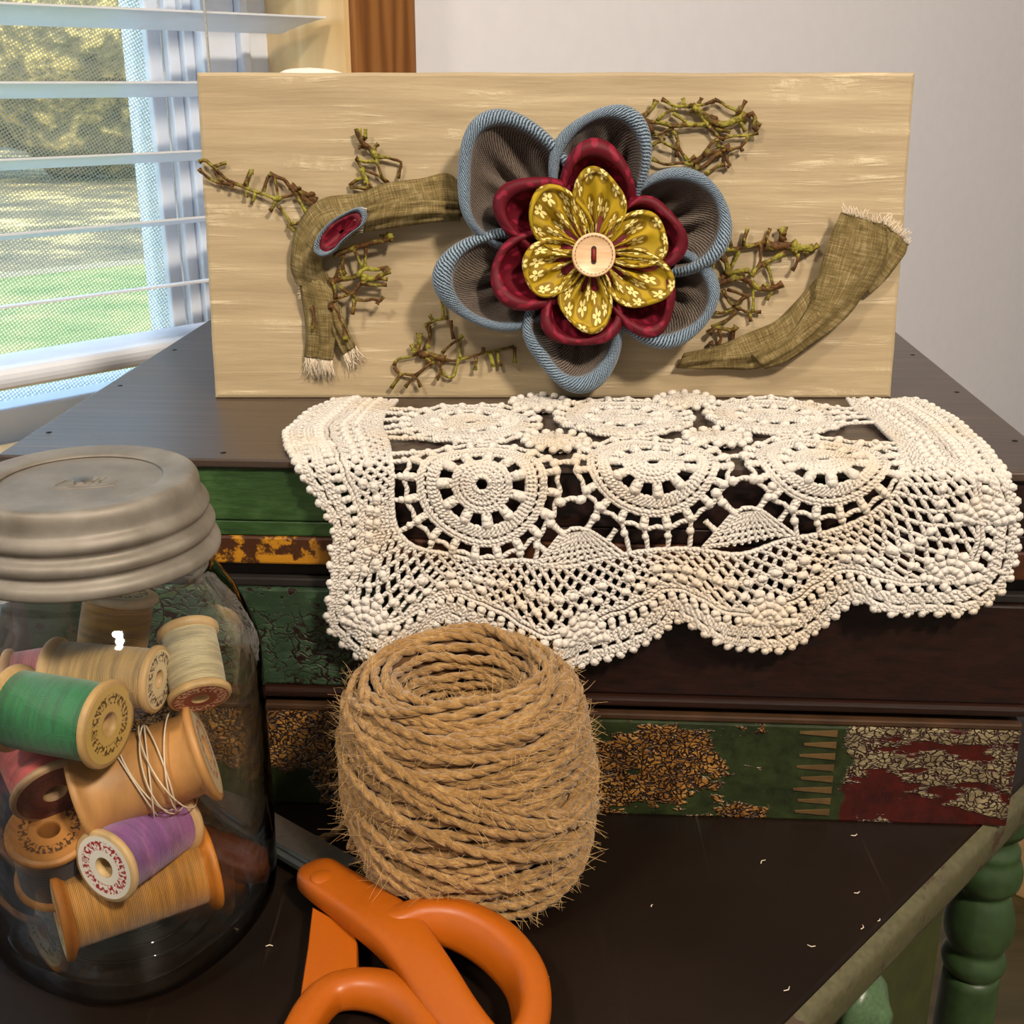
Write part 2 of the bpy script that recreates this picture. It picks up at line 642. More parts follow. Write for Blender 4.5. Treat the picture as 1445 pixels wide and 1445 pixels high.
# ---- outdoors: a lawn, leaf-strewn ground and trees
GZ = -1.7
n_ = NT('lawn_grass')
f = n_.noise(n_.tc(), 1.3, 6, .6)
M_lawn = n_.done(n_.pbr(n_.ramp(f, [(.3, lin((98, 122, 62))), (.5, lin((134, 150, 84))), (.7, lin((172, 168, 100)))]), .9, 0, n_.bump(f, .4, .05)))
n_ = NT('leaf_litter')
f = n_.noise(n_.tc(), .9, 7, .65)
M_litter = n_.done(n_.pbr(n_.ramp(f, [(.34, lin((84, 78, 58))), (.52, lin((126, 112, 78))), (.62, lin((204, 180, 110))), (.7, lin((240, 218, 146)))]), .9, 0, n_.bump(f, .4, .05)))  # bright yellow stops paint sun patches into the ground colour
C_yard = W(0, 10, GZ)
ax_y = UNZ


def ground(name, n0, n1, mat, z, label, cat):
    m = MB()
    uu = np.linspace(-30, 45, 40)
    nn = np.linspace(n0, n1, 16)
    P = np.array([[W(a_, b_, z + .08 * mnoise.noise(Vector((a_ * .3, b_ * .3, 1)))) for b_ in nn] for a_ in uu])
    o = m.grid(P).build(name, mat)
    return tag(o, label, cat, kind='stuff')


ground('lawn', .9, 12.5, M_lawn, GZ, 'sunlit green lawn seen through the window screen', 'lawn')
ground('leaf_litter', 12.5, 60, M_litter, GZ + .06, 'brown leaf-strewn ground with painted-on sun patches beyond the lawn', 'ground')
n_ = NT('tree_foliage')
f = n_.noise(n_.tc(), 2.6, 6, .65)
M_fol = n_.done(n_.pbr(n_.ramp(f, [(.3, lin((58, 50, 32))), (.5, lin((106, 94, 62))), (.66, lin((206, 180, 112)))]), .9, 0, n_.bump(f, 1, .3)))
M_bark = simple('tree_bark', (92, 78, 60), .9, nscale=8, var=.3, bump=.6, bdist=.03)


def blob(c, r, seed):
    th = np.linspace(0, PI, 15)
    ph = np.arange(22) * 2 * PI / 22
    P = np.zeros((15, 22, 3))
    for i, t in enumerate(th):
        for j, p in enumerate(ph):
            d = np.array([math.sin(t) * math.cos(p), math.sin(t) * math.sin(p), math.cos(t)])
            k = 1 + .35 * mnoise.noise(Vector(d * 2.2) + Vector((seed * 3.1, 0, 0))) + .18 * mnoise.noise(Vector(d * 6) + Vector((0, seed, 0)))
            P[i, j] = np.asarray(c) + d * np.asarray(r) * k
    return P


for k, (uu, nn, s) in enumerate(((-24, 24, .86), (-12, 24, .86), (0, 24, .88), (12.3, 24, .92), (24.6, 24, .88), (-18, 36, .95), (-6, 36, .9), (6, 36, .95), (18, 36, .95), (30, 36, .95))):
    b = W(uu, nn, GZ + .16)
    t = empty('yard_bush', b, 'olive brown bush standing far beyond the window screen', 'bush', 'bushes beyond the window')
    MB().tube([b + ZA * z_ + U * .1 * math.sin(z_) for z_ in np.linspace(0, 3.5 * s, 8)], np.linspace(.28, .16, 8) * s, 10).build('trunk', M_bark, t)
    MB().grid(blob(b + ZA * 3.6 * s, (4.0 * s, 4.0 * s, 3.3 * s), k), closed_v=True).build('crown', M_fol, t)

# ================================================================== DESK
n_ = NT('dark_table_stain')
sc1 = n_.noise(n_.mapv(n_.tc(), (300, 6, 10), rot=(0, 0, -AZ + .35)), 1, 3, .6)
sp = n_.noise(n_.tc(), 700, 2)
blot = n_.noise(n_.tc(), 9, 4)
col = n_.mix(n_.ss(blot, .3, .7), lin((19, 13, 9)), lin((28, 18, 12)))
col = n_.mix(n_.ma('MULTIPLY', n_.ss(sc1, .64, .82), .5), col, lin((66, 52, 38)))
col = n_.mix(n_.ss(sp, .80, .86), col, lin((140, 125, 105)))
M_tabletop = n_.done(n_.pbr(col, n_.ma('MULTIPLY_ADD', blot, .25, .28), 0, n_.bump(sc1, .12, .0004), .25))


def painted(name, paint, under, wear=.62, sc_=30, rough=.45):
    n = NT(name)
    f = n.noise(n.tc(), sc_, 8, .65)
    g = n.noise(n.tc(), sc_ * 8, 3)
    p1, p2 = lin([v * .8 for v in paint]), lin(paint)
    col = n.mix(n.ss(f, wear, wear + .04), n.ramp(g, [(.3, p1), (.7, p2)]), lin(under))
    return n.done(n.pbr(col, rough, 0, n.bump(n.ma('SUBTRACT', n.ma('MULTIPLY', g, .3), n.ss(f, wear, wear + .04)), .4, .0006)))


M_edge = painted('worn_olive_edge_paint', (92, 88, 62), (70, 56, 40), .54, 45)
M_green = painted('green_desk_paint', (60, 84, 48), (150, 84, 44), .70, 14, .4)
M_green_dk = painted('green_drawer_paint', (64, 70, 32), (56, 52, 28), .6, 8, .55)
M_knob = painted('green_knob_paint', (84, 112, 76), (186, 104, 48), .74, 90, .35)

desk = empty('writing_desk', W(0, .25, FLOOR_Z), 'dark-topped desk with worn green legs and drawer front', 'desk')
T_L, T_R, T_B, T_F = -.75, .43, .515, .0085
bevel(MB().box(W((T_L + T_R) / 2, (T_B + T_F) / 2, -.009), ((T_R - T_L) / 2, (T_B - T_F) / 2, .009), UNZ).build('top', M_tabletop, desk, False), .0025, 2)
e_ = MB()
prof = [(0, .0005), (-.0035, -.001), (-.0045, -.004), (-.0045, -.0135), (-.0035, -.0165), (0, -.019)]
P = np.array([[W(u_, T_F + y, z) for (y, z) in prof] for u_ in np.linspace(T_L, T_R, 60)])
e_.grid(P)
e_.build('top_edge', M_edge, desk)
# drawer case under the top, its front set back a little
CF = .034
CASE_R = .184
bevel(MB().box(W((T_L + .08 + CASE_R) / 2, (CF + T_B - .03) / 2, -.13), ((CASE_R - T_L - .08) / 2, (T_B - .03 - CF) / 2, .111), UNZ).build('case', M_green_dk, desk, False), .002)
bevel(MB().box(W(.0, CF - .003, -.125), (.165, .004, .098), UNZ).build('drawer_front', M_green_dk, desk, False), .002)


def turned(c, prof, mat, name, parent, n=36, ax=None):
    return MB().lathe(prof, n, c, ax).build(name, mat, parent)


lp = [(.0, .0), (.017, .0), (.017, -.055), (.0125, -.062), (.0125, -.068), (.0150, -.073), (.0150, -.077), (.0170, -.082), (.0178, -.088), (.0165, -.094), (.0125, -.099), (.0150, -.105),
      (.0180, -.118), (.0172, -.128), (.0140, -.135), (.0155, -.139), (.0170, -.144), (.0155, -.149), (.0135, -.152), (.0150, -.158), (.0160, -.22), (.0165, -.30), (.0155, -.42), (.013, -.55), (.012, -.62),
      (.016, -.64), (.013, -.66), (.011, -.731), (.0, -.731)]
lprof = spline(np.array(lp), 3)
lprof[:, 0] = np.maximum(lprof[:, 0], 0)
for (lu, ln) in ((.268, .046), (.40, .44), (-.69, .06), (-.69, .44)):
    turned(W(lu, ln, -.019), lprof, M_green, 'leg', desk)
# drawer pulls: turned knobs
kp = [(0, .030), (.004, .0295), (.0075, .026), (.0145, .0215), (.0165, .018), (.0155, .0145), (.011, .012), (.008, .008), (.0085, .003), (.011, 0), (0, 0)]
kax = np.array([U, ZA, -N])
for ku in (.066, -.09):
    MB().lathe(np.array(kp) * .86, 28, W(ku - .009, CF - .007, -.0385), kax).build('knob', M_knob, desk)

# pale block on the floor behind the leg
M_pale = simple('pale_wood_block', (196, 158, 108), .6, nscale=20)
c_ = onz(1466, 1240, FLOOR_Z)
bevel(MB().box(c_ + ZA * .06, (.06, .05, .0600), UNZ).build('wooden_block', M_pale, None, False), .004)
tag(bpy.data.objects['wooden_block'], 'pale wooden block on the floor behind the green desk leg', 'block')

# ================================================================== DRAWERS
n_ = NT('grey_brown_plywood')
g = n_.noise(n_.mapv(n_.tc(), (12, 260, 50)), 1, 5, .6)
g2 = n_.noise(n_.mapv(n_.tc(), (4, 60, 30)), 1, 4, .6)
col = n_.ramp(n_.ma('ADD', n_.ma('MULTIPLY', g, .6), n_.ma('MULTIPLY', g2, .4)), [(.3, lin((44, 34, 28))), (.55, lin((70, 56, 47))), (.75, lin((100, 84, 72)))])
M_ply = n_.done(n_.pbr(col, .33, 0, n_.bump(g, .35, .0006), .8))
n_ = NT('dark_stained_wood')
g = n_.noise(n_.mapv(n_.tc(), (8, 30, 260)), 1, 5, .6)
M_dark = n_.done(n_.pbr(n_.ramp(g, [(.3, lin((24, 12, 8))), (.6, lin((44, 22, 13))), (.8, lin((74, 42, 24)))]), .4, 0, n_.bump(g, .3, .0006)))
M_black = simple('shade_painted_wood', (26, 20, 15), .7, nscale=50)  # near-black colour carries the shade of the gaps between drawers


def wcoord(n):
    """coordinates along the stack front: x (m) and height z (m), warped a little"""
    nc = n.vm('SUBTRACT', n.noisec(n.tc(), 90, 4), (.5, .5, .5))
    s = n.t.nodes.new('ShaderNodeVectorMath')
    s.operation = 'SCALE'
    n.put(s.inputs[0], nc)
    s.inputs['Scale'].default_value = .016
    return n.sep(n.vm('ADD', n.tc(), s.outputs[0]))


def band(n, x, a, b, soft=.0012):
    return n.ma('MULTIPLY', n.ss(x, a - soft, a + soft), n.ss(x, b + soft, b - soft))


# top drawer front: green on the left, dark stain to the right (object coords: x from the left end)
def plank_green(name, c1, c2, split, crackle=False):
    n = NT(name)
    X = wcoord(n)
    fine = n.noise(n.mapv(n.tc(), (40, 40, 160)), 2, 6, .65)
    blot = n.noise(n.tc(), 28, 5, .6)
    paint = n.ramp(n.ma('ADD', n.ma('MULTIPLY', fine, .5), n.ma('MULTIPLY', blot, .5)), [(.3, lin([q * .62 for q in c1])), (.5, lin(c1)), (.7, lin(c2))])
    stain = n.ramp(fine, [(.3, lin((18, 8, 6))), (.7, lin((44, 19, 12)))])
    h = fine
    if crackle:
        cr = n.voro(n.mapv(n.vm('ADD', n.tc(), n.vm('MULTIPLY', n.noisec(n.tc(), 120, 3), (.012, .012, .012))), (150, 150, 280)), 1, 'DISTANCE_TO_EDGE')
        crack = n.ma('MULTIPLY', n.ss(cr, .10, .03), n.ss(blot, .40, .52))
        chip = n.ss(n.noise(n.mapv(n.tc(), (1, 1, 1.5)), 120, 5, .65), .585, .61)
        crack = n.ma('MAXIMUM', crack, chip)
        paint = n.mix(crack, paint, lin((34, 18, 14)))
        h = n.ma('SUBTRACT', n.ma('MULTIPLY', fine, .4), n.ma('MULTIPLY', crack, n.ss(X[0], split + .004, split - .004)))
    else:
        chip = n.ss(blot, .64, .70)
        paint = n.mix(chip, paint, lin((38, 56, 24)))
    col = n.mix(n.ss(X[0], split - .004, split + .004), paint, stain)
    return n.done(n.pbr(col, .42, 0, n.bump(h, .5, .0008)))


M_g1 = plank_green('green_plank_paint', (46, 74, 36), (74, 104, 58), -.055)
M_g2 = plank_green('green_crackle_paint', (50, 72, 50), (96, 122, 92), -.03, True)
n_ = NT('yellow_worn_edge')
X = wcoord(n_)
fine = n_.noise(n_.tc(), 110, 7, .7)
yel = n_.mix(n_.ss(n_.ma('ADD', fine, n_.ma('MULTIPLY', X[2], -14.0)), .30, .38), lin((64, 34, 14)), lin((178, 122, 26)))
col = n_.mix(n_.ss(X[0], -.09, -.07), yel, n_.ramp(fine, [(.3, lin((34, 16, 9))), (.7, lin((92, 48, 20)))]))
M_yedge = n_.done(n_.pbr(col, .45, 0, n_.bump(fine, .6, .0008)))


def crackle_front():
    n = NT('gold_crackle_paint')
    X = wcoord(n)
    x, z = X[0], X[2]
    warp = n.vm('ADD', n.tc(), n.vm('MULTIPLY', n.noisec(n.tc(), 150, 3), (.010, .010, .010)))
    c1 = n.voro(n.mapv(warp, (360, 360, 520)), 1, 'DISTANCE_TO_EDGE')
    c2 = n.voro(n.mapv(warp, (300, 300, 480)), 1, 'DISTANCE_TO_EDGE')
    fine = n.noise(n.tc(), 160, 6, .7)
    big = n.noise(n.mapv(n.tc(), (1, 1, 2.2)), 26, 4, .55)
    gold = n.ramp(fine, [(.3, lin((70, 42, 16))), (.5, lin((140, 94, 38))), (.72, lin((196, 148, 78)))])
    gold = n.mix(n.ss(c1, .16, .05), gold, lin((44, 24, 10)))
    silver = n.ramp(fine, [(.3, lin((84, 72, 50))), (.7, lin((160, 146, 112)))])
    silver = n.mix(n.ss(c2, .12, .04), silver, lin((56, 26, 18)))
    green = n.ramp(fine, [(.3, lin((22, 28, 12))), (.7, lin((48, 60, 28)))])
    maroon = n.ramp(fine, [(.3, lin((36, 10, 7))), (.7, lin((76, 18, 11)))])
    # left stretch: gold above, green below; middle: ragged gold on green; right: silver flakes on maroon
    goldmask = n.ma('MAXIMUM', n.ma('MULTIPLY', band(n, x, -.3, -.075), n.ss(z, .016, .019)),
                    n.ma('MULTIPLY', band(n, x, -.085, .098), n.ss(n.ma('SUBTRACT', big, n.ma('MULTIPLY', n.ss(x, .03, .10), .10)), .42, .45)))
    col = n.mix(goldmask, green, gold)
    right = n.ss(x, .129, .131)
    flake = n.ma('MULTIPLY', n.ss(n.ma('ADD', big, n.ma('MULTIPLY', z, 6.0)), .54, .58), n.ss(n.noise(n.mapv(n.tc(), (1, 1, 3.2)), 48, 4, .6), .44, .49))
    rcol = n.mix(flake, maroon, silver)
    col = n.mix(right, col, rcol)
    h = n.ma('ADD', n.ma('MULTIPLY', goldmask, n.ss(c1, 0, .2)), n.ma('MULTIPLY', n.ma('MULTIPLY', right, flake), n.ss(c2, 0, .15)))
    h = n.ma('ADD', h, n.ma('MULTIPLY', fine, .3))
    return n.done(n.pbr(col, .36, 0, n.bump(h, .9, .0012), .6))


M_crack = crackle_front()
M_light_wood = simple('worn_bare_wood', (88, 66, 34), .6, nscale=120, var=.3)
M_brownedge = simple('brown_drawer_rim', (64, 42, 24), .5, nscale=60, var=.35)
M_nail = simple('nail_head', (20, 16, 14), .5, .6)

DW, DD = .4015, .298


def sbox(x0, x1, y0, y1, z0, z1, name, mat, parent, bw=.0012):
    o = MB().box(S((x0 + x1) / 2, (y0 + y1) / 2, (z0 + z1) / 2), ((x1 - x0) / 2, (y1 - y0) / 2, (z1 - z0) / 2), np.eye(3)).build(name, mat, parent, False)
    return o


def drawer(name, label, z0):
    # the empty carries the stack's turn; parts below use plain local axes
    o = bpy.data.objects.new(name, None)
    COL.objects.link(o)
    o.location = tuple(S(DW / 2, DD / 2, z0))
    o.rotation_euler = (0, 0, -SA)
    o.empty_display_size = .02
    return tag(o, label, 'drawer box', 'old drawer boxes in the stack')


def dpart(d, x0, x1, y0, y1, z0, z1, name, mat, bw=.001, label=None):
    """a board in drawer coordinates: x from the left end, y from the front, z from the drawer's base"""
    lo = np.array([x0 - DW / 2, y0 - DD / 2, z0])
    hi = np.array([x1 - DW / 2, y1 - DD / 2, z1])
    m = MB().box((lo + hi) / 2, (hi - lo) / 2)
    V = m.v[0]
    # keep mesh local: bypass the location offset
    m.v[0] = V + np.array(d.location)
    o = m.build(name, mat, d, False)
    bevel(o, bw, 2)
    if label:
        o['label'] = label
    return o


# bottom drawer, z 0 .. .047
d3 = drawer('wooden_box', 'bottom drawer box of the stack with flaking gold and silver crackle paint', 0)
dpart(d3, .0, .398, -.004, .010, 0, .044, 'front_board', M_crack)
dpart(d3, .0, .398, -.0038, .012, .0442, .0468, 'rim', M_brownedge, .0006)
for xx in (0.0005, .3865):
    dpart(d3, xx, xx + .0105, .0125, DD - .012, 0, .046, 'side', M_dark)
dpart(d3, .0, .397, DD - .0115, DD, 0, .046, 'back', M_dark)
dpart(d3, .0115, .386, .0125, DD - .012, .002, .006, 'bottom_panel', M_black)
for k in range(8):
    zc_ = .0045 + k * .0052
    lo_, hi_ = .3140 - .0045 * random.random(), .3265
    m = MB().prism([(lo_, zc_ - .0004), (hi_, zc_ - .0014), (hi_, zc_ + .0014), (lo_, zc_ + .0004)], 0, .0006, np.array([[1, 0, 0], [0, 0, 1], [0, -1, 0]]), c=(-DW / 2, -DD / 2 - .004, 0))
    m.v[0] = m.v[0] + np.array(d3.location)
    m.build('dovetail', M_light_wood, d3, False)
# middle drawer, z .0475 .. .100
d2 = drawer('wooden_box', 'middle drawer box of the stack, crackled green at its left end', .0475)
dpart(d2, .0, .4, .0, .011, .0062, .0485, 'front_board', M_g2)
dpart(d2, -.001, .4025, -.003, .012, .002, .006, 'lip', M_dark, .0012)
dpart(d2, .0, .4, .002, .012, .0487, .0522, 'rim', M_black, .0006)  # dark strip paints the shaded gap below the top drawer
dpart(d2, .01, .39, .006, .012, .0, .002, 'gap_shade_strip', M_black, .0004)  # added dark strip, shade of the gap above the bottom drawer
for xx in (0.0005, .389):
    dpart(d2, xx, xx + .0105, .0125, DD - .012, .0, .052, 'side', M_dark)
dpart(d2, .0, .4, DD - .0115, DD, .0, .052, 'back', M_dark)
# top drawer, upside down: its bottom panel is the stack's top
d1 = drawer('wooden_box', 'top drawer box turned upside down, green planks under a grey-brown plywood panel', .1)
dpart(d1, .0, .4, .006, .014, .0, .0062, 'gap_shade_strip', M_black, .0004)  # added dark strip, shade of the gap above the middle drawer
dpart(d1, .0, .4, .0, .0115, .0064, .0180, 'edge_strip', M_yedge, .001)
dpart(d1, .0, .4, .0005, .011, .0182, .0243, 'plank', M_g1, .0006)
dpart(d1, .0, .4, .0, .011, .0245, .0462, 'plank', M_g1, .0008)
for xx in (0.0005, .389):
    dpart(d1, xx, xx + .0105, .0125, DD - .012, .0, .0462, 'side', M_dark)
dpart(d1, .0, .4, DD - .0115, DD, .0, .0462, 'back', M_dark)
dpart(d1, -.001, .4015, -.002, DD + .002, .0464, .0500, 'bottom_panel', M_ply, .0008)
for (nx, ny) in [(.006, .03), (.006, .11), (.006, .19), (.006, .26), (.395, .04), (.395, .12), (.395, .2), (.05, .006), (.085, .006)]:
    m = MB().lathe([(0, .0003), (.0011, .0002), (.0013, 0)], 8, np.array([nx - DW / 2, ny - DD / 2, .0500]))
    m.v[0] = m.v[0] + np.array(d1.location)
    m.build('nail', M_nail, d1)
TOPZ = .15

# ================================================================== FLOWER PLAQUE
BL = onz(303, 562, TOPZ)
BR = onz(1258, 562, TOPZ)
LEAN = math.radians(6.2)
BX = (BR - BL) / np.linalg.norm(BR - BL)
BY = np.array([0, math.sin(LEAN), math.cos(LEAN)])
BZ = np.cross(BX, BY)          # towards the viewer
BAX = np.array([BX, BY, BZ])
BWID, BHEI, BTH = np.linalg.norm(BR - BL), .1392, .019


def bpl(px, py, h=0.0):
    """board coordinates (x, y) of the spot at height h over the face seen at a pixel"""
    q = onplane(px, py, BL + BZ * h, BZ) - BL
    return np.array([q @ BX, q @ BY])


def BW(x, y, h):
    return BL + BX * x + BY * y + BZ * h


n_ = NT('cream_brushed_paint')
gs = n_.noise(n_.mapv(n_.tc(), (14, 200, 200)), 1, 6, .6, .3)
gb = n_.noise(n_.mapv(n_.tc(), (6, 60, 60)), 1, 5, .6, .5)
gp = n_.noise(n_.tc(), 34, 6, .65)
k = n_.ma('ADD', n_.ma('MULTIPLY', gs, .5), n_.ma('MULTIPLY', gb, .5))
col = n_.ramp(k, [(.30, lin((152, 134, 104))), (.50, lin((174, 155, 122))), (.68, lin((192, 174, 140)))])
hi = n_.ma('MULTIPLY', n_.ss(gs, .52, .66), n_.ss(gp, .46, .62))
col = n_.mix(n_.ma('MULTIPLY', hi, .7), col, lin((216, 200, 166)))
M_board = n_.done(n_.pbr(col, .48, 0, n_.bump(n_.ma('ADD', k, n_.ma('MULTIPLY', hi, .4)), .55, .0012), .4))

plaque = empty('flower_plaque', BL + BX * BWID / 2, 'cream painted wood board decorated with a fabric flower, standing on the stack', 'plaque')
bm_ = MB()
R_ = .0015
per = [(x, 0.0) for x in np.linspace(0, BWID, 60)[:-1]] + [(BWID, y) for y in np.linspace(0, BHEI, 34)[:-1]] + [(x, BHEI) for x in np.linspace(BWID, 0, 60)[:-1]] + [(0.0, y) for y in np.linspace(BHEI, 0, 34)[:-1]]
per = np.array(per)
for i_, (x, y) in enumerate(per):      # hand-sawn edges waver a little
    if 0 < y < BHEI:
        per[i_, 0] += .0004 * mnoise.noise(Vector((y * 60, 3, x * 50)))
    elif y > 0:
        per[i_, 1] += .0003 * mnoise.noise(Vector((x * 30, 7, 1)))
pc_ = np.array([BWID / 2, BHEI / 2])
rings_ = []
for ins, h in ((R_, -BTH), (0, -BTH + R_), (0, -R_), (R_ * .3, -R_ * .3), (R_, 0)):
    q_ = per.copy()
    q_[:, 0] += np.clip((pc_[0] - q_[:, 0]) / (BWID / 2), -1, 1) * ins
    q_[:, 1] += np.clip((pc_[1] - q_[:, 1]) / (BHEI / 2), -1, 1) * ins
    rings_.append(np.array([BW(x, y, h) for x, y in q_]))
bm_.grid(np.array(rings_), closed_v=True)
for rg, rev in ((rings_[-1], 0), (rings_[0], 1)):
    nn_ = len(rg)
    t_ = [(i_, (i_ + 1) % nn_, nn_) if not rev else ((i_ + 1) % nn_, i_, nn_) for i_ in range(nn_)]
    bm_.add(np.r_[rg, [rg.mean(0)]], t=t_)
o = bm_.build('board', M_board, plaque, False)


# ---- fabrics
def twill(name, dark, light, pitch, rough=.85, tint=None):
    n = NT(name)
    q = n.sep(n.tc('UV'))
    jit = n.ma('MULTIPLY', n.noise(n.tc('UV'), 700, 4), 6.0)
    w1 = n.ma('SINE', n.ma('ADD', n.ma('MULTIPLY', n.ma('ADD', q[0], n.ma('MULTIPLY', q[1], 1.2)), 2 * PI / pitch), jit))
    w2 = n.ma('SINE', n.ma('MULTIPLY', n.ma('SUBTRACT', q[1], q[0]), 2 * PI / (pitch * .7)))
    k = n.ma('ADD', n.ma('MULTIPLY', w1, .38), n.ma('MULTIPLY', w2, .12))
    k = n.ma('ADD', k, .5)
    col = n.ramp(k, [(.2, lin(dark)), (.75, lin(light))])
    fade = n.noise(n.tc(), 60, 3)
    col = n.mix(n.ma('MULTIPLY', n.ss(fade, .45, .75), .35), col, lin(tint or light))
    return n.done(n.pbr(col, rough, 0, n.bump(k, .55, .0006), .15, **{'Sheen Weight': .25}))


M_denim = twill('blue_denim', (28, 38, 52), (142, 162, 180), .0017, tint=(94, 114, 134))
M_denim_in = twill('brown_denim_inside', (20, 18, 19), (122, 106, 92), .0015, tint=(70, 64, 62))

n_ = NT('burgundy_print_cotton')
f = n_.voro(n_.tc('UV'), 210, 'SMOOTH_F1', dim='2D')
g = n_.noise(n_.tc('UV'), 320, 4)
col = n_.mix(n_.ss(n_.ma('ADD', f, n_.ma('MULTIPLY', g, .5)), .52, .44), lin((94, 8, 26)), lin((134, 24, 50)))
M_burg = n_.done(n_.pbr(col, .6, 0, n_.bump(n_.noise(n_.tc('UV'), 2500, 2), .2, .0003), .3))


def flower_print():
    n = NT('yellow_flower_print_cotton')
    uv = n.tc('UV')
    SCL = 142.0
    vn = n.t.nodes.new('ShaderNodeTexVoronoi')
    vn.voronoi_dimensions = '2D'
    n.put(vn.inputs['Vector'], uv)
    vn.inputs['Scale'].default_value = SCL
    vn.inputs['Randomness'].default_value = .55
    d = n.sep(n.vm('SUBTRACT', uv, vn.outputs['Position']))
    r = n.ma('MULTIPLY', n.ma('SQRT', n.ma('ADD', n.ma('MULTIPLY', d[0], d[0]), n.ma('MULTIPLY', d[1], d[1]))), SCL)
    ang = n.ma('ARCTAN2', d[1], d[0])
    rot = n.ma('MULTIPLY', n.sep(vn.outputs['Color'])[0], 6.28)
    pet = n.ma('ABSOLUTE', n.ma('COSINE', n.ma('MULTIPLY', n.ma('ADD', ang, rot), 2.5)))
    rim = n.ma('MULTIPLY_ADD', pet, .30, .07)
    fl = n.ma('MULTIPLY', n.ss(n.ma('SUBTRACT', rim, r), 0, .03), n.ss(r, .05, .08))
    vein = n.ss(pet, .985, .997)
    fl = n.ma('MULTIPLY', fl, n.ma('MULTIPLY_ADD', vein, -.5, 1.0))
    halo = n.ss(r, .52, .44)
    g = n.noise(uv, 60, 3)
    base = n.mix(n.ss(g, .4, .6), lin((178, 148, 22)), lin((160, 134, 20)))
    base = n.mix(n.ma('MULTIPLY', halo, .75), base, lin((116, 88, 14)))
    col = n.mix(fl, base, lin((240, 226, 150)))
    return n.done(n.pbr(col, .6, 0, n.bump(n.noise(uv, 2500, 2), .2, .0003), .3))


M_yel = flower_print()


def petal(name, cpx, tip, hw, h0, hr, rr, mat_in, mat_out, folds, amp, seed, xs0=.10, deep=2.0, droop=.0):
    """gathered cup petal: centre pixel, tip pixel, half width in px, base and rim heights, roll radius"""
    C = bpl(*cpx, h0)
    T = bpl(*tip, hr)
    L = np.linalg.norm(T - C)
    e1 = (T - C) / L
    e2 = np.array([-e1[1], e1[0]])
    b = hw / 3300.0
    a = .44 * L
    xc = L - a
    nps = 72
    psi = np.linspace(-PI * .93, PI * .93, nps)
    ox = xc + a * np.cos(psi)
    oy = b * np.sin(psi) * (1 - .16 * (1 - np.cos(psi)) / 2)
    base = np.array([xs0 * L, 0.0])
    rs = random.Random(seed)
    ph = [rs.random() * 6.28 for _ in range(5)]
    wob = 1 + .05 * np.sin(2 * psi + ph[0]) + .035 * np.sin(3 * psi + ph[1])
    ox = base[0] + (ox - base[0]) * wob
    oy = oy * wob
    # the rim stands high round the tip and comes down to the base beside the neighbours
    rimh = h0 + (hr - h0) * (.30 + .70 * (.5 + .5 * np.cos(psi)) ** .8) * (1 + .10 * np.sin(2 * psi + ph[2]) + .06 * np.sin(4 * psi + ph[3]))
    dx, dy = ox - base[0], oy
    dl = np.hypot(dx, dy) + 1e-9
    ux, uy = dx / dl, dy / dl
    rr = rr * (1 + .28 * np.sin(1.5 * psi + ph[1]) + .12 * np.sin(4 * psi + ph[2]))
    rows = []
    rho = np.linspace(.02, 1, 22)
    for q in rho:
        s_ = q * (dl - 2 * rr)
        s_ = np.maximum(s_, 0.0004 * q)
        prof = q ** deep
        gather = amp * np.cos(folds * psi + ph[4] + .8 * np.sin(psi * 2)) * (max(0, math.sin(PI * min(1, q * 1.02))) ** .7) * (1 - .35 * q)
        gather = gather + amp * .45 * np.cos(folds * 1.7 * psi + ph[0]) * math.sin(PI * q) * (1 - .6 * q)
        h = h0 + (rimh - rr - h0) * prof + gather
        rows.append((base[0] + ux * s_, base[1] + uy * s_, h))
    n_in = len(rows)
    for an in np.linspace(PI, -.35 * PI, 11)[1:]:
        s_ = dl - rr + rr * math.cos(an)
        rows.append((base[0] + ux * s_, base[1] + uy * s_, rimh - rr + rr * math.sin(an) * 1.25))
    for q in np.linspace(0, 1, 6)[1:]:
        s_ = dl - rr + rr * .45 - q * (dl * .16)
        rows.append((base[0] + ux * s_, base[1] + uy * s_, (rimh - 1.9 * rr) * (1 - q) + (.0012 + droop) * q))
    P = np.zeros((len(rows), nps, 3))
    for i, (x, y, h) in enumerate(rows):
        q2 = C[None] + x[:, None] * e1 + y[:, None] * e2
        P[i] = BL + q2[:, :1] * BX + q2[:, 1:] * BY + np.maximum(h, .001)[:, None] * BZ
    du = np.linalg.norm(np.diff(P, axis=0), axis=2).mean(1)
    uu = np.concatenate([[0], np.cumsum(du)])
    vv = np.concatenate([[0], np.cumsum(np.linalg.norm(np.diff(P[n_in], axis=0), axis=1))])
    uv = np.stack(np.broadcast_arrays(uu[:, None], vv[None, :]), -1) + np.array([seed * .013, seed * .021])
    # outer fold first (the part itself), lining as its sub-part
    k = n_in + 1
    po = MB().grid(P[k - 1:], uv=uv[k - 1:]).build(name, mat_out, plaque)
    MB().grid(P[:k], uv=uv[:k]).build('petal_lining', mat_in, po)
    so = po.modifiers.new('solidify', 'SOLIDIFY')
    so.thickness = .0006
    so.offset = -1
    return po


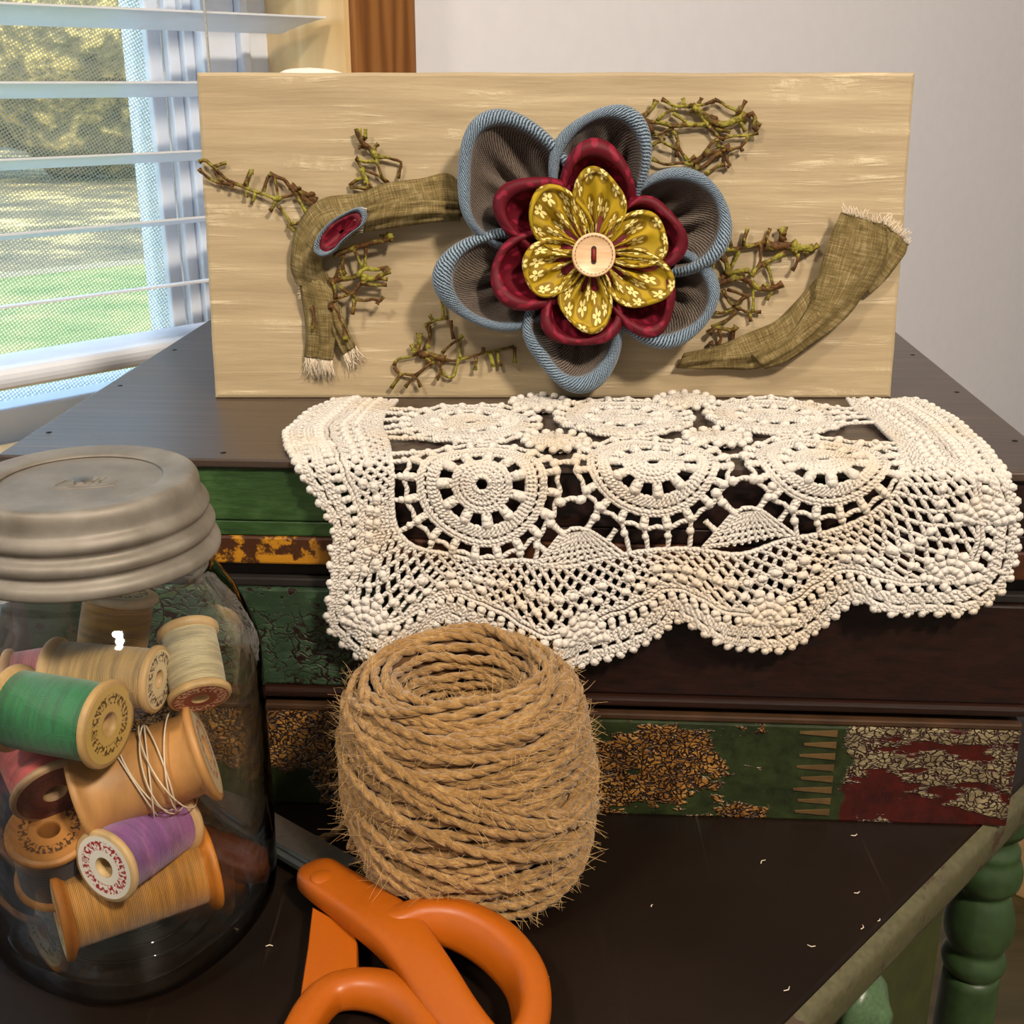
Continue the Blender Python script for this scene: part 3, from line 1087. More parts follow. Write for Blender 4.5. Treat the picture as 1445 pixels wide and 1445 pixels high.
FC = (837, 360)
DEN = [((652, 196), 92), ((852, 146), 76), ((1026, 288), 84), ((1000, 458), 80), ((790, 548), 78), ((625, 418), 82)]
for i, (tp, hw) in enumerate(DEN):
    petal('denim_petal', FC, tp, hw, .0035, .0235, .0037, M_denim_in, M_denim, 9, .0042, 11 + i, xs0=.20, deep=3.6)
BUR = [((713, 262), 58), ((848, 202), 60), ((966, 312), 56), ((950, 455), 52), ((815, 494), 62), ((697, 400), 62)]
for i, (tp, hw) in enumerate(BUR):
    petal('burgundy_petal', FC, tp, hw, .013, .0275, .0030, M_burg, M_burg, 6, .0020, 31 + i, xs0=.2, deep=4.0, droop=.011)
YEL = [((757, 276), 45), ((850, 238), 41), ((944, 322), 41), ((945, 418), 43), ((820, 466), 43), ((736, 386), 43)]
for i, (tp, hw) in enumerate(YEL):
    petal('yellow_petal', FC, tp, hw, .0225, .0290, .0014, M_yel, M_yel, 5, .0027, 51 + i, xs0=.14, deep=1.6, droop=.020)
hubc = bpl(*FC, .02)
MB().lathe([(0, .024), (.014, .0235), (.020, .018), (.024, .010), (.026, .0005)], 32, BW(hubc[0], hubc[1], 0), BAX).build('flower_base', M_burg, plaque)

# ---- button
n_ = NT('pale_wood_button')
f = n_.noise(n_.mapv(n_.tc(), (30, 30, 400)), 2, 4)
M_btn = n_.done(n_.pbr(n_.ramp(f, [(.3, lin((222, 178, 134))), (.7, lin((240, 206, 166)))]), .4, 0, n_.bump(f, .1, .0003)))
M_stitch = simple('brown_stitch_mark', (120, 78, 40), .6)
M_slot = simple('dark_button_slot', (58, 30, 16), .7)
M_red = simple('red_thread', (140, 22, 20), .6)
bh = .0282
bc = bpl(838, 360, bh + .003)
bc3 = BW(bc[0], bc[1], bh)
br = .00905
btn = MB().lathe([(0, .0), (br * .9, 0), (br, .0008), (br, .0022), (br * .96, .0030), (br * .90, .0031), (br * .84, .0026), (0, .0026)], 48, bc3, BAX).build('button', M_btn, plaque)
for k in range(30):
    a_ = k * 2 * PI / 30
    rr_ = br * .865
    c3 = bc3 + BX * rr_ * math.cos(a_) + BY * rr_ * math.sin(a_) + BZ * .00285
    tg = -BX * math.sin(a_) + BY * math.cos(a_)
    rd = BX * math.cos(a_) + BY * math.sin(a_)
    MB().box(c3, (.00055, .00018, .0001), np.array([tg, rd, BZ])).build('stitch_mark', M_stitch, btn, False)
sl = [(math.cos(t) * .0011, (.0026 if math.sin(t) > 0 else -.0026) + math.sin(t) * .0011) for t in np.linspace(0, 2 * PI, 20, endpoint=False)]
MB().prism(sl, .00262, .0028, BAX, bc3).build('slot', M_slot, btn, False)
MB().tube([bc3 + BY * y_ + BZ * (.0027 + .0010 * (1 - (y_ / .0022) ** 2)) for y_ in np.linspace(-.0022, .0022, 9)], .00062, 6).build('thread', M_red, btn)

# ---- linen ribbons
n_ = NT('olive_linen')
q = n_.sep(n_.tc('UV'))
w1 = n_.noise(n_.mapv(n_.tc('UV'), (110, 1500, 1)), 1, 4, .6)
w2 = n_.noise(n_.mapv(n_.tc('UV'), (1500, 110, 1)), 1, 4, .6)
k = n_.ma('MULTIPLY_ADD', n_.ma('ADD', w1, w2), .5, 0)
big = n_.noise(n_.tc('UV'), 60, 3)
col = n_.ramp(n_.ma('ADD', n_.ma('MULTIPLY', k, .8), n_.ma('MULTIPLY', big, .2)), [(.36, lin((80, 66, 38))), (.5, lin((118, 102, 64))), (.64, lin((164, 148, 110)))])
M_linen = n_.done(n_.pbr(col, .85, 0, n_.bump(k, .6, .0005), .15))
M_fray = simple('pale_frayed_thread', (220, 205, 182), .9)


def ribbon(name, rows, n=10, nc=9, sag=.0):
    """rows: (px, py) of edge A, (px, py) of edge B, height A, height B, bulge"""
    arr = []
    for (a_, b_, ha, hb, bu) in rows:
        A_, B_ = bpl(*a_, ha), bpl(*b_, hb)
        arr.append([A_[0], A_[1], ha, B_[0], B_[1], hb, bu])
    arr = spline(np.array(arr), n)
    P = np.zeros((len(arr), nc, 3))
    for i, r in enumerate(arr):
        for j, t in enumerate(np.linspace(0, 1, nc)):
            x = r[0] * (1 - t) + r[3] * t
            y = r[1] * (1 - t) + r[4] * t
            h = r[2] * (1 - t) + r[5] * t + r[6] * math.sin(PI * t) + .0005 * math.sin(i * .5 + j * 1.3) + .0013 * math.sin(j * 1.7 + .9 * math.sin(i * .13)) * min(1, 4 * t * (1 - t) + .2)
            P[i, j] = BW(x, y, max(h, .0010))
    uu = np.concatenate([[0], np.cumsum(np.linalg.norm(np.diff(P[:, nc // 2], axis=0), axis=1))])
    vv = np.concatenate([[0], np.cumsum(np.linalg.norm(np.diff(P[len(P) // 2], axis=0), axis=1))])
    uv = np.stack(np.broadcast_arrays(uu[:, None], vv[None, :]), -1)
    o = MB().grid(P, uv=uv).build(name, M_linen, plaque)
    so = o.modifiers.new('solidify', 'SOLIDIFY')
    so.thickness = .0007
    so.offset = 1
    return o, P


def fringe(P_edge, direction, parent, count, ln, mat=M_fray):
    m = MB()
    for k in range(count):
        t = random.random() * (len(P_edge) - 1)
        i = min(int(t), len(P_edge) - 2)
        p = P_edge[i] * (1 - t + i) + P_edge[i + 1] * (t - i)
        l = ln * (.35 + .8 * random.random())
        side = (random.random() - .5) * .8
        along = P_edge[-1] - P_edge[0]
        along /= np.linalg.norm(along)
        pts = [p + direction * l * s_ + along * side * l * s_ * s_ + BZ * (.0005 * math.sin(s_ * 3 + k)) for s_ in (0, .35, .7, 1)]
        m.tube(pts, [.00022, .0002, .00017, .0001], 4)
    o = m.build('fringe', mat, parent)
    o['kind'] = 'stuff'
    return o


# right ribbon: lower twist from the flower, then the broad tail
rb1, P1 = ribbon('ribbon', [((965, 498), (955, 520), .004, .004, .002), ((1010, 488), (1005, 521), .004, .004, .003), ((1050, 472), (1070, 520), .004, .005, .003),
                            ((1095, 452), (1112, 500), .005, .006, .003), ((1128, 420), (1150, 475), .005, .007, .003), ((1152, 392), (1180, 445), .004, .006, .002), ((1175, 360), (1205, 410), .003, .004, .001)])
rb2, P2 = ribbon('ribbon', [((1060, 500), (1080, 521), .008, .006, .002), ((1108, 476), (1120, 505), .009, .007, .002), ((1140, 435), (1190, 452), .009, .007, .002), ((1152, 400), (1222, 412), .009, .007, .002),
                            ((1166, 350), (1246, 372), .008, .007, .002), ((1178, 318), (1252, 336), .008, .007, .001), ((1187, 300), (1250, 318), .008, .007, .0)])
rb3, P3 = ribbon('ribbon', [((1215, 405), (1228, 415), .005, .004, .001), ((1228, 362), (1254, 390), .005, .004, .001), ((1236, 332), (1276, 360), .005, .004, .001), ((1244, 312), (1282, 345), .005, .004, .0)])
fringe(P2[-1], BY, rb2, 60, .004)
fringe(P3[-1], BY * .8 + BX * .6, rb3, 50, .0045)
# left ribbon: from the flower to the fold, then hanging down to a frayed end
rb4, P4 = ribbon('ribbon', [((652, 262), (655, 304), .003, .003, .002), ((630, 246), (640, 308), .004, .004, .003), ((590, 254), (605, 306), .006, .005, .004), ((545, 260), (560, 312), .007, .006, .004),
                            ((505, 274), (520, 325), .007, .006, .004), ((462, 280), (492, 335), .007, .008, .004), ((436, 296), (470, 345), .006, .009, .004), ((420, 322), (458, 360), .005, .009, .003),
                            ((413, 352), (455, 372), .005, .007, .003), ((412, 378), (462, 395), .004, .005, .003), ((420, 402), (470, 408), .004, .004, .001)])
rb5, P5 = ribbon('ribbon', [((416, 372), (462, 386), .003, .003, .002), ((424, 402), (474, 418), .004, .005, .003), ((430, 440), (478, 445), .003, .005, .003), ((433, 470), (474, 475), .003, .004, .002), ((431, 503), (470, 508), .002, .003, .001)])
rb6, P6 = ribbon('ribbon', [((462, 425), (480, 430), .004, .004, .001), ((466, 455), (486, 452), .004, .005, .002), ((474, 478), (494, 470), .004, .004, .001), ((484, 500), (502, 488), .003, .003, .0)])
rb7, P7 = ribbon('ribbon', [((520, 290), (512, 328), .0150, .0110, .003), ((560, 284), (556, 322), .0145, .0105, .003), ((610, 282), (612, 314), .0125, .009, .002), ((648, 285), (650, 312), .008, .006, .001)])
fringe(P5[-1], -BY, rb5, 120, .0085)
fringe(P6[-1], -BY + BX * .4, rb6, 70, .0075)
fringe(P7[0], -BX, rb7, 40, .004)
fringe(P5[:16, 0], -BX, rb5, 30, .0025)
# rosebud peeking from the fold: denim rim round a burgundy throat
bud = np.array([(446, 352), (450, 334), (466, 314), (488, 300), (505, 294), (514, 300), (512, 316), (496, 328), (480, 342), (470, 354), (456, 360)], float)
bud3 = []
for (px, py) in bud:
    q = bpl(px, py, .0185)
    bud3.append(BW(q[0], q[1], .0185 + .002 * math.sin(px * .06)))
bud3 = spline(np.array(bud3), 5, True)
cen = bud3.mean(0)
rings = []
for f_, dz in ((1.06, -.0120), (1.08, -.003), (1.05, .0008), (1.0, .0016), (.92, .0012), (.84, -.001)):
    rings.append(cen + (bud3 - cen) * f_ + BZ * dz)
P = np.array(rings)
uv = np.stack(np.meshgrid(np.arange(6) * .002, np.arange(len(bud3)) * .0012, indexing='ij'), -1)
bo = MB().grid(P, closed_v=True, uv=uv).build('rosebud', M_denim, plaque)
P = np.array([cen + (bud3 - cen) * f_ + BZ * dz for f_, dz in ((.85, -.0008), (.70, .0002), (.60, -.0012), (.45, -.0030), (.1, -.0042))])
uv = np.stack(np.meshgrid(np.arange(5) * .002, np.arange(len(bud3)) * .0012, indexing='ij'), -1)
MB().grid(P, closed_v=True, uv=uv).build('rosebud_throat', M_burg, bo)

# ---- mossy twig cut-outs
n_ = NT('mossy_twig')
f = n_.noise(n_.tc(), 130, 5, .7)
g = n_.noise(n_.tc(), 600, 3)
col = n_.mix(n_.ss(f, .46, .60), n_.ramp(g, [(.3, lin((58, 36, 12))), (.7, lin((104, 68, 26)))]), n_.ramp(g, [(.3, lin((106, 102, 24))), (.7, lin((166, 158, 62)))]))
M_twig = n_.done(n_.pbr(col, .6, 0, n_.bump(g, .8, .0008), .3))


def twig(name, lines, h=.0028, w=2.6, blobs=()):
    m = MB()
    for ln in lines:
        wd = w
        if isinstance(ln, tuple):
            wd, ln = ln
        pts = []
        P = resample(spline(np.array(ln, float), 4), max(4, int(np.sum(np.linalg.norm(np.diff(np.array(ln, float), axis=0), axis=1)) / 5)))
        hh = h + random.uniform(-.0006, .0010)
        rad = []
        for i, (px, py) in enumerate(P):
            q = bpl(px + random.uniform(-.35, .35), py + random.uniform(-.35, .35), hh)
            pts.append(BW(q[0], q[1], hh + .0004 * math.sin(px * .1 + py * .07)))
            e_ = min(i, len(P) - 1 - i)
            rad.append(wd / 3300 * (1.3 if e_ == 0 else 1.0 if e_ == 1 else .82) * random.uniform(.88, 1.12))
        m.tube(pts, rad, 7, nrm=BZ, flat=.75)
    for (px, py, r) in blobs:
        for k in range(max(1, int(r / 3))):
            x_, y_ = px + random.uniform(-r, r) * .7, py + random.uniform(-r, r) * .4
            q = bpl(x_, y_, h)
            rr_ = r / 3300 * random.uniform(.35, .7)
            m.ball(BW(q[0], q[1], h), (rr_, rr_ * .8, .0011), 7, 4, BAX)
    return m.build(name, M_twig, plaque)


twig('twig', [  # far left, pointing past the board edge
    (3.0, [(281, 228), (290, 226), (302, 236), (318, 252), (330, 258), (345, 264), (362, 271), (378, 276), (392, 283)]),
    (2.6, [(281, 238), (288, 246), (296, 252), (306, 257), (314, 258), (330, 261)]), [(302, 236), (312, 231), (319, 230)], [(303, 238), (305, 246), (314, 258)],
    [(312, 258), (310, 263)], [(328, 262), (327, 268)], [(348, 270), (347, 278)], [(361, 273), (356, 284)],
    (3.6, [(347, 262), (350, 250), (355, 240), (358, 243)]), [(372, 270), (377, 252), (381, 246)], (3.4, [(380, 245), (392, 250), (402, 254), (408, 262), (416, 272), (424, 286), (434, 302)]),
    [(387, 250), (390, 262), (392, 275), (388, 288), (381, 298)], [(392, 282), (402, 277), (409, 277), (416, 270)], [(392, 290), (402, 302), (408, 312), (411, 320), (405, 319)],
    [(411, 316), (424, 314)], [(411, 320), (415, 327)], (5, [(410, 262), (422, 270), (434, 276), (446, 284)]), (4, [(426, 276), (438, 288), (444, 292)])], blobs=((436, 276, 9), (390, 280, 7), (420, 268, 6)))
twig('twig', [  # upper left, above the ribbon fold
    (4.5, [(505, 182), (508, 194), (512, 202), (522, 210), (532, 222)]), [(516, 182), (516, 196)], [(505, 208), (520, 207)], [(525, 212), (530, 206), (534, 203)],
    [(532, 222), (546, 222), (560, 226), (566, 230), (563, 246), (562, 252)], [(531, 224), (535, 238), (540, 250), (548, 258)], [(502, 222), (512, 228), (522, 228), (530, 227)],
    [(503, 224), (510, 236), (522, 243), (534, 248), (545, 256)], (4, [(510, 238), (513, 246), (518, 256), (522, 266)]), [(494, 262), (497, 258), (510, 250)], [(494, 264), (508, 265), (520, 268)]], blobs=((510, 196, 6), (532, 224, 6), (518, 258, 6)))
twig('twig', [  # below the ribbon fold
    (5, [(552, 330), (545, 338), (530, 342), (512, 346), (495, 352), (478, 357), (470, 360)]), [(552, 328), (552, 342)], [(516, 348), (516, 364), (515, 380)], [(500, 352), (506, 366), (512, 378)],
    [(484, 358), (484, 376), (487, 388)], [(472, 394), (478, 380), (484, 376)], (3.2, [(478, 380), (484, 388), (480, 390)]), (5, [(466, 398), (480, 394), (495, 392), (510, 388), (524, 394), (538, 388), (548, 380)]),
    (3.6, [(505, 390), (512, 380), (530, 380), (545, 378), (549, 382)]), [(535, 392), (547, 394)], [(508, 400), (518, 402), (530, 402), (546, 402)], [(478, 402), (484, 408), (492, 414)],
    [(508, 400), (500, 412), (498, 422)], [(500, 412), (490, 416), (476, 422), (466, 428), (455, 434), (440, 434)], [(502, 422), (516, 424), (528, 422), (536, 424), (541, 418)], [(536, 424), (532, 429)],
    [(500, 424), (499, 436), (497, 444)], [(468, 396), (473, 408), (474, 420)], [(440, 434), (443, 448), (442, 464)], (4, [(466, 430), (474, 440), (480, 452), (485, 466), (488, 480)]), [(452, 412), (450, 420), (452, 428)]],
    h=.0065, blobs=((516, 396, 10), (480, 394, 6), (470, 436, 7), (540, 334, 8)))
twig('twig', [  # bottom, left of the flower
    [(552, 548), (560, 536), (566, 528)], [(556, 518), (560, 524), (566, 528), (576, 528), (586, 530)], [(572, 546), (578, 538), (586, 531), (592, 541), (594, 546)], [(586, 530), (596, 522), (606, 514), (614, 510)],
    [(556, 516), (560, 508), (570, 505), (580, 503), (592, 500), (602, 506), (610, 510)], (5.5, [(592, 500), (606, 500), (618, 504), (628, 508)]), [(616, 536), (620, 528), (622, 518), (618, 510)], [(622, 522), (628, 530), (636, 533), (641, 530), (644, 518), (648, 506)],
    [(628, 508), (640, 509), (655, 506), (668, 502), (682, 498), (694, 496), (708, 493), (726, 489)], [(672, 502), (672, 514), (670, 522)], [(681, 498), (682, 490)], [(691, 498), (694, 508), (696, 518)], [(702, 495), (703, 506), (706, 518)], [(726, 490), (727, 512)],
    [(624, 498), (634, 488), (645, 480), (653, 473)], [(650, 476), (648, 490), (650, 506)], [(640, 478), (637, 465), (636, 452)], [(598, 460), (606, 456), (614, 452), (625, 450), (632, 448)], [(610, 452), (606, 445)], [(625, 450), (625, 436), (623, 420)],
    (4, [(604, 460), (607, 472), (605, 482), (603, 492)]), (4, [(592, 470), (592, 480), (590, 492), (582, 498)]), [(580, 486), (584, 494), (594, 496)]], blobs=((612, 506, 11), (590, 488, 7)))
twig('twig', [  # upper right of the flower
    (4, [(902, 168), (912, 160), (922, 150), (926, 141)]), [(934, 140), (942, 144), (950, 149), (962, 150), (974, 150)], [(965, 148), (964, 138)], [(974, 149), (984, 148), (992, 148), (1000, 145), (1008, 142)], [(986, 146), (990, 138)],
    [(1008, 141), (1018, 144), (1026, 150), (1036, 155), (1042, 158)], [(1042, 160), (1048, 150), (1052, 142)], (4.5, [(1040, 158), (1046, 162), (1050, 162)]), (4, [(906, 168), (914, 172), (926, 172), (938, 174), (950, 178), (960, 177), (976, 176), (992, 176), (1000, 176)]),
    [(928, 170), (934, 163), (946, 156), (952, 152)], [(950, 160), (960, 166), (968, 173)], (6, [(976, 152), (988, 158), (998, 166), (1008, 172), (1018, 176), (1030, 173), (1040, 168), (1052, 165)]), [(990, 160), (994, 170), (998, 176)],
    [(1000, 178), (1008, 186), (1014, 194), (1022, 196)], [(1010, 180), (1020, 184), (1030, 186)], [(1022, 194), (1034, 192), (1046, 192), (1058, 190), (1070, 187)], (4, [(1056, 164), (1062, 160), (1066, 168), (1064, 178), (1070, 184)]), [(1066, 172), (1074, 177)],
    [(1044, 168), (1048, 178), (1052, 186)], [(1056, 192), (1052, 200), (1044, 208), (1034, 210), (1026, 214)], [(1044, 206), (1048, 214)], [(1014, 196), (1004, 202), (998, 210), (993, 220)], [(1014, 198), (1012, 208)],
    (5, [(974, 230), (984, 226), (996, 218), (1008, 214), (1020, 210), (1030, 208)]), (4, [(980, 236), (990, 236), (1000, 230), (1006, 222), (1018, 216)]), [(994, 246), (1004, 240), (1014, 234), (1024, 232)], [(1026, 218), (1026, 226), (1031, 236), (1026, 236)],
    [(918, 188), (930, 190), (940, 184), (948, 182), (950, 180)], [(930, 192), (934, 200), (946, 206), (954, 210)], [(936, 198), (924, 202), (920, 206)], [(950, 184), (956, 196), (958, 208), (964, 218), (970, 226)], [(956, 200), (955, 222)],
    [(920, 224), (932, 230), (940, 232), (956, 230), (968, 230), (978, 232)], [(972, 228), (978, 222), (981, 220)], (4, [(908, 170), (916, 178), (920, 188)])], blobs=((1004, 168, 10), (1022, 210, 8), (1048, 164, 7), (944, 188, 6)))
twig('twig', [  # right of the flower
    (4.5, [(1012, 356), (1024, 352), (1036, 352), (1050, 348), (1066, 346), (1080, 342)]), [(1028, 324), (1030, 340), (1032, 350)], [(1020, 344), (1022, 354)], [(1055, 322), (1051, 334), (1049, 346)], [(1087, 322), (1083, 332), (1081, 342)],
    (8, [(1080, 346), (1092, 348), (1104, 346), (1116, 348), (1126, 352)]), (5, [(1104, 340), (1104, 330), (1102, 322)]), (3, [(1106, 332), (1108, 320)]), (5.5, [(1118, 342), (1126, 350), (1136, 350), (1146, 350)]), (3.5, [(1134, 358), (1146, 352), (1154, 345)]), [(1126, 358), (1126, 366), (1122, 376), (1118, 382)],
    [(1074, 344), (1074, 358), (1072, 370), (1066, 380), (1060, 390)], (4, [(1078, 372), (1090, 366), (1100, 360), (1108, 358)]), (4, [(1060, 390), (1068, 378), (1078, 372)]), [(1081, 372), (1086, 384), (1090, 400), (1092, 406)],
    (5, [(1018, 360), (1024, 368), (1028, 380), (1026, 388)]), [(1044, 354), (1038, 366), (1032, 378), (1028, 384)], [(1012, 358), (1008, 370), (1004, 386), (1000, 402)], (5, [(996, 408), (1008, 402), (1020, 398), (1034, 394), (1046, 392), (1056, 396), (1064, 404)]),
    (4, [(1012, 398), (1024, 388), (1036, 384), (1048, 382), (1058, 382)]), (4.5, [(1060, 398), (1068, 406), (1080, 408), (1090, 406), (1098, 404), (1104, 400)]), [(1026, 408), (1038, 412), (1048, 416), (1056, 418)], (3, [(1020, 408), (1026, 420), (1034, 430), (1044, 424), (1052, 418)]),
    [(1062, 402), (1063, 416), (1063, 430), (1062, 440)], [(1092, 408), (1086, 416), (1082, 424)], [(1006, 440), (1018, 442), (1030, 438), (1042, 434), (1052, 440), (1064, 440), (1074, 440)], [(1058, 442), (1060, 454)], [(1038, 440), (1028, 450), (1016, 456), (1004, 462)], [(1034, 430), (1042, 436)],
    (4, [(1000, 470), (1010, 462), (1022, 464), (1034, 466), (1040, 460)]), (3.5, [(1034, 466), (1034, 478), (1028, 488), (1016, 494), (1008, 490), (1002, 482)]), [(1012, 490), (1018, 476), (1014, 466)]], blobs=((1096, 348, 12), (1040, 390, 9), (1044, 434, 7), (1018, 354, 7), (1080, 404, 6)))

# ---- white bundle behind the board
M_white = simple('white_cotton', (232, 226, 216), .9, nscale=240, var=.06, bump=.8, bdist=.002)
tq = onplane(412, 101, BL - BZ * (BTH + .022), BZ)
zt = tq[2] + .002
wb = MB()
prof = [(.0, 0), (.024, .0), (.028, .02), (.026, .06), (.028, .10), (.024, zt - TOPZ - .012), (.014, zt - TOPZ - .002), (0, zt - TOPZ)]
prof = spline(np.array(prof), 5)
prof[:, 0] = np.maximum(prof[:, 0], 0)


def lump(P):
    Q = P.copy()
    for i in range(P.shape[0]):
        for j in range(P.shape[1]):
            v_ = Vector(P[i, j] * 55)
            k_ = 1 + .35 * mnoise.noise(v_)
            Q[i, j, :2] *= k_
    return Q


bq = np.array([tq[0] + .004, 0, 0]) + np.array([0, tq[1] + .026, TOPZ])
o = wb.lathe(prof, 40, bq, None, fn=lump).build('cloth_bundle', M_white)
tag(o, 'white lumpy cotton bundle peeking over the back of the cream board', 'cloth')

# ================================================================== DOILY
n_ = NT('white_crochet_cotton')
q = n_.sep(n_.tc('UV'))
ply = n_.ma('SINE', n_.ma('ADD', n_.ma('MULTIPLY', q[0], 2 * PI / .0016), n_.ma('MULTIPLY', q[1], 4 * PI)))
f = n_.noise(n_.tc(), 900, 3)
k = n_.ma('ADD', n_.ma('MULTIPLY', ply, .35), f)
stain = n_.noise(n_.tc(), 22, 3)
col = n_.mix(n_.ss(stain, .45, .7), lin((216, 210, 202)), lin((212, 198, 178)))
M_crochet = n_.done(n_.pbr(col, .88, 0, n_.bump(k, .7, .0006), .15))

OFF = .0065
DZ = TOPZ + .0016


def pst(px, py):
    """pixel -> sheet coordinates: s along the stack front, t down from its top edge (negative = on top)"""
    p = onz(px, py, DZ) - S0
    if p @ SD >= -OFF:
        return np.array([p @ SW, -(p @ SD + OFF)])
    p = onplane(px, py, S0 - SD * OFF, SD) - S0
    return np.array([p @ SW, DZ - p[2]])


def sheet(st):
    st = np.asarray(st, float).reshape(-1, 2)
    s, t = st[:, 0], st[:, 1]
    a = .007
    q = np.clip((t + a) / (2 * a), 0, 1)
    dep = np.where(t < -a, -t, np.where(t > a, 0, a * (1 - q) ** 2))
    z = np.where(t < -a, 0, np.where(t > a, -t, -a * q * q))
    hang = np.clip(t / .08, 0, 1)
    rip = hang * (.0035 * np.sin(s * 2 * PI / .066 + .6) + .0025 * np.sin(s * 2 * PI / .031 + t * 40) + .004)
    rip = rip + np.clip(-t / .02, 0, 1) * 0
    lift = np.clip(-t / .02, 0, 1) * .0006 * (1 + np.sin(s * 190) * np.sin(t * 170))
    y = dep - OFF - rip
    return S0 + s[:, None] * SW + y[:, None] * SD + (DZ + z + lift)[:, None] * ZA


def sheet_n(st):
    e = 2e-4
    st = np.asarray(st, float).reshape(-1, 2)
    a = sheet(st + [e, 0]) - sheet(st - [e, 0])
    b = sheet(st + [0, e]) - sheet(st - [0, e])
    n = np.cross(b, a)
    n /= np.linalg.norm(n, axis=1, keepdims=True)
    return n


dm = MB()
CR = .00088


def cord(st, r=CR, closed=False, n_per=.0011, lift=0.0, sides=5, smooth=True):
    st = np.asarray(st, float)
    if closed:
        st = np.r_[st, st[:1]]
    L = np.sum(np.linalg.norm(np.diff(st, axis=0), axis=1))
    m = max(3, int(L / n_per))
    st = resample(st, m + (1 if closed else 0))
    if closed:
        st = st[:-1]
    nn = sheet_n(st)
    dm.tube(sheet(st) + nn * lift, r * (1 + .12 * np.sin(np.arange(len(st)) * 1.9)), sides, closed, False, nn)


def bob(st, r, stretch=1.0, lift=.0004):
    st = np.asarray(st, float).reshape(1, 2)
    n = sheet_n(st)[0]
    t = (sheet(st + [[1e-4, 0]]) - sheet(st))[0]
    t /= np.linalg.norm(t)
    b = np.cross(n, t)
    a = random.random() * 3
    t2, b2 = t * math.cos(a) + b * math.sin(a), -t * math.sin(a) + b * math.cos(a)
    dm.ball(sheet(st)[0] + n * lift, (r * random.uniform(.85, 1.15), r * random.uniform(.85, 1.15), r * .75), 7, 4, np.array([t2, b2, n]))


def bar(a, b, r=CR, **k):
    a, b = np.asarray(a, float), np.asarray(b, float)
    mid = (a + b) / 2 + (np.random.default_rng(int(abs(a[0]) * 1e6) % 9999).random(2) - .5) * .0004
    cord([a, mid, b], r, n_per=.0016, **k)


def circ(c, r, n=48, ph=0, wob=0, k=0):
    a = np.linspace(0, 2 * PI, n, endpoint=False) + ph
    rr = r + wob * np.sin(a * k)
    return np.stack([c[0] + rr * np.cos(a), c[1] + rr * np.sin(a)], 1)


def medallion(c, R, simple_=False):
    c = np.asarray(c)
    cord(circ(c, R * .11, 14), CR * 1.25, True)
    # dense centre wheel
    for f_ in (.19, .26, .33):
        cord(circ(c, R * f_, 36, wob=R * .015, k=18), CR * 1.0, True, n_per=.0009)
    for k_ in range(26):
        a = k_ * 2 * PI / 26
        d = np.array([math.cos(a), math.sin(a)])
        bar(c + d * R * .12, c + d * R * .34, CR * .8)
    cord(circ(c, R * .37, 60, wob=R * .012, k=26), CR, True, n_per=.0009)
    # clusters
    nb = 11
    for k_ in range(nb):
        a = (k_ + .5) * 2 * PI / nb
        d = np.array([math.cos(a), math.sin(a)])
        e = np.array([-d[1], d[0]])
        bar(c + d * R * .37 - e * R * .03, c + d * R * .56 - e * R * .045, CR * 1.1)
        bar(c + d * R * .37 + e * R * .03, c + d * R * .56 + e * R * .045, CR * 1.1)
        bob(c + d * R * .47, R * .068)
        bob(c + d * R * .53, R * .075)
    # dense band of stitches
    for f_ in (.585, .64, .69):
        cord(circ(c, R * f_, 90, wob=R * .010, k=44), CR * 1.1, True, n_per=.0009)
    for k_ in range(70):
        a = k_ * 2 * PI / 70
        d = np.array([math.cos(a), math.sin(a)])
        bar(c + d * R * .58, c + d * R * .70, CR * .9, lift=.0004)
    # openwork ring
    for k_ in range(40):
        a = k_ * 2 * PI / 40
        d = np.array([math.cos(a), math.sin(a)])
        bar(c + d * R * .70, c + d * R * .77, CR * .8)
    cord(circ(c, R * .775, 90, wob=R * .008, k=40), CR * 1.15, True, n_per=.001)
    cord(circ(c, R * .82, 90, wob=R * .008, k=36), CR * 1.0, True, n_per=.001)
    # picot fingers
    npk = 20
    for k_ in range(npk):
        a = (k_ + .3) * 2 * PI / npk
        d = np.array([math.cos(a), math.sin(a)])
        e = np.array([-d[1], d[0]])
        bar(c + d * R * .82 - e * R * .02, c + d * R * .97 - e * R * .03, CR)
        bar(c + d * R * .82 + e * R * .02, c + d * R * .97 + e * R * .03, CR)
        bob(c + d * R * .90, R * .05)
        bob(c + d * R * .97, R * .065)
    cord(circ(c, R * .99, 80, wob=R * .025, k=20), CR * 1.1, True, n_per=.0011)


MC = [pst(680, 683), pst(921, 652), pst(1160, 650)]
ev = (MC[2] - MC[0]) / 2
evl = np.linalg.norm(ev)
RM = evl * .455
pv = np.array([ev[1], -ev[0]])
pv = pv / np.linalg.norm(pv) * evl
if pv[1] > 0:
    pv = -pv
rowsM = [MC, [MC[i] + pv * .97 for i in range(3)]]
for rw in rowsM:
    for c_ in rw:
        medallion(c_, RM)


def fan(c, w, h, up, along, n=5):
    """dense little fan: rows of stitches"""
    for i in range(n):
        f_ = i / (n - 1)
        ww = w * (1 - .75 * f_)
        pts = [c + along * ww * x + up * (h * f_ + .12 * h * (1 - x * x)) + up * .0004 * math.sin(x * 14) for x in np.linspace(-1, 1, 13)]
        cord(pts, CR * 1.05)
    for x in np.linspace(-1, 1, 13):
        bar(c + along * w * x, c + along * w * x * .3 + up * h, CR * .85, lift=.0003)


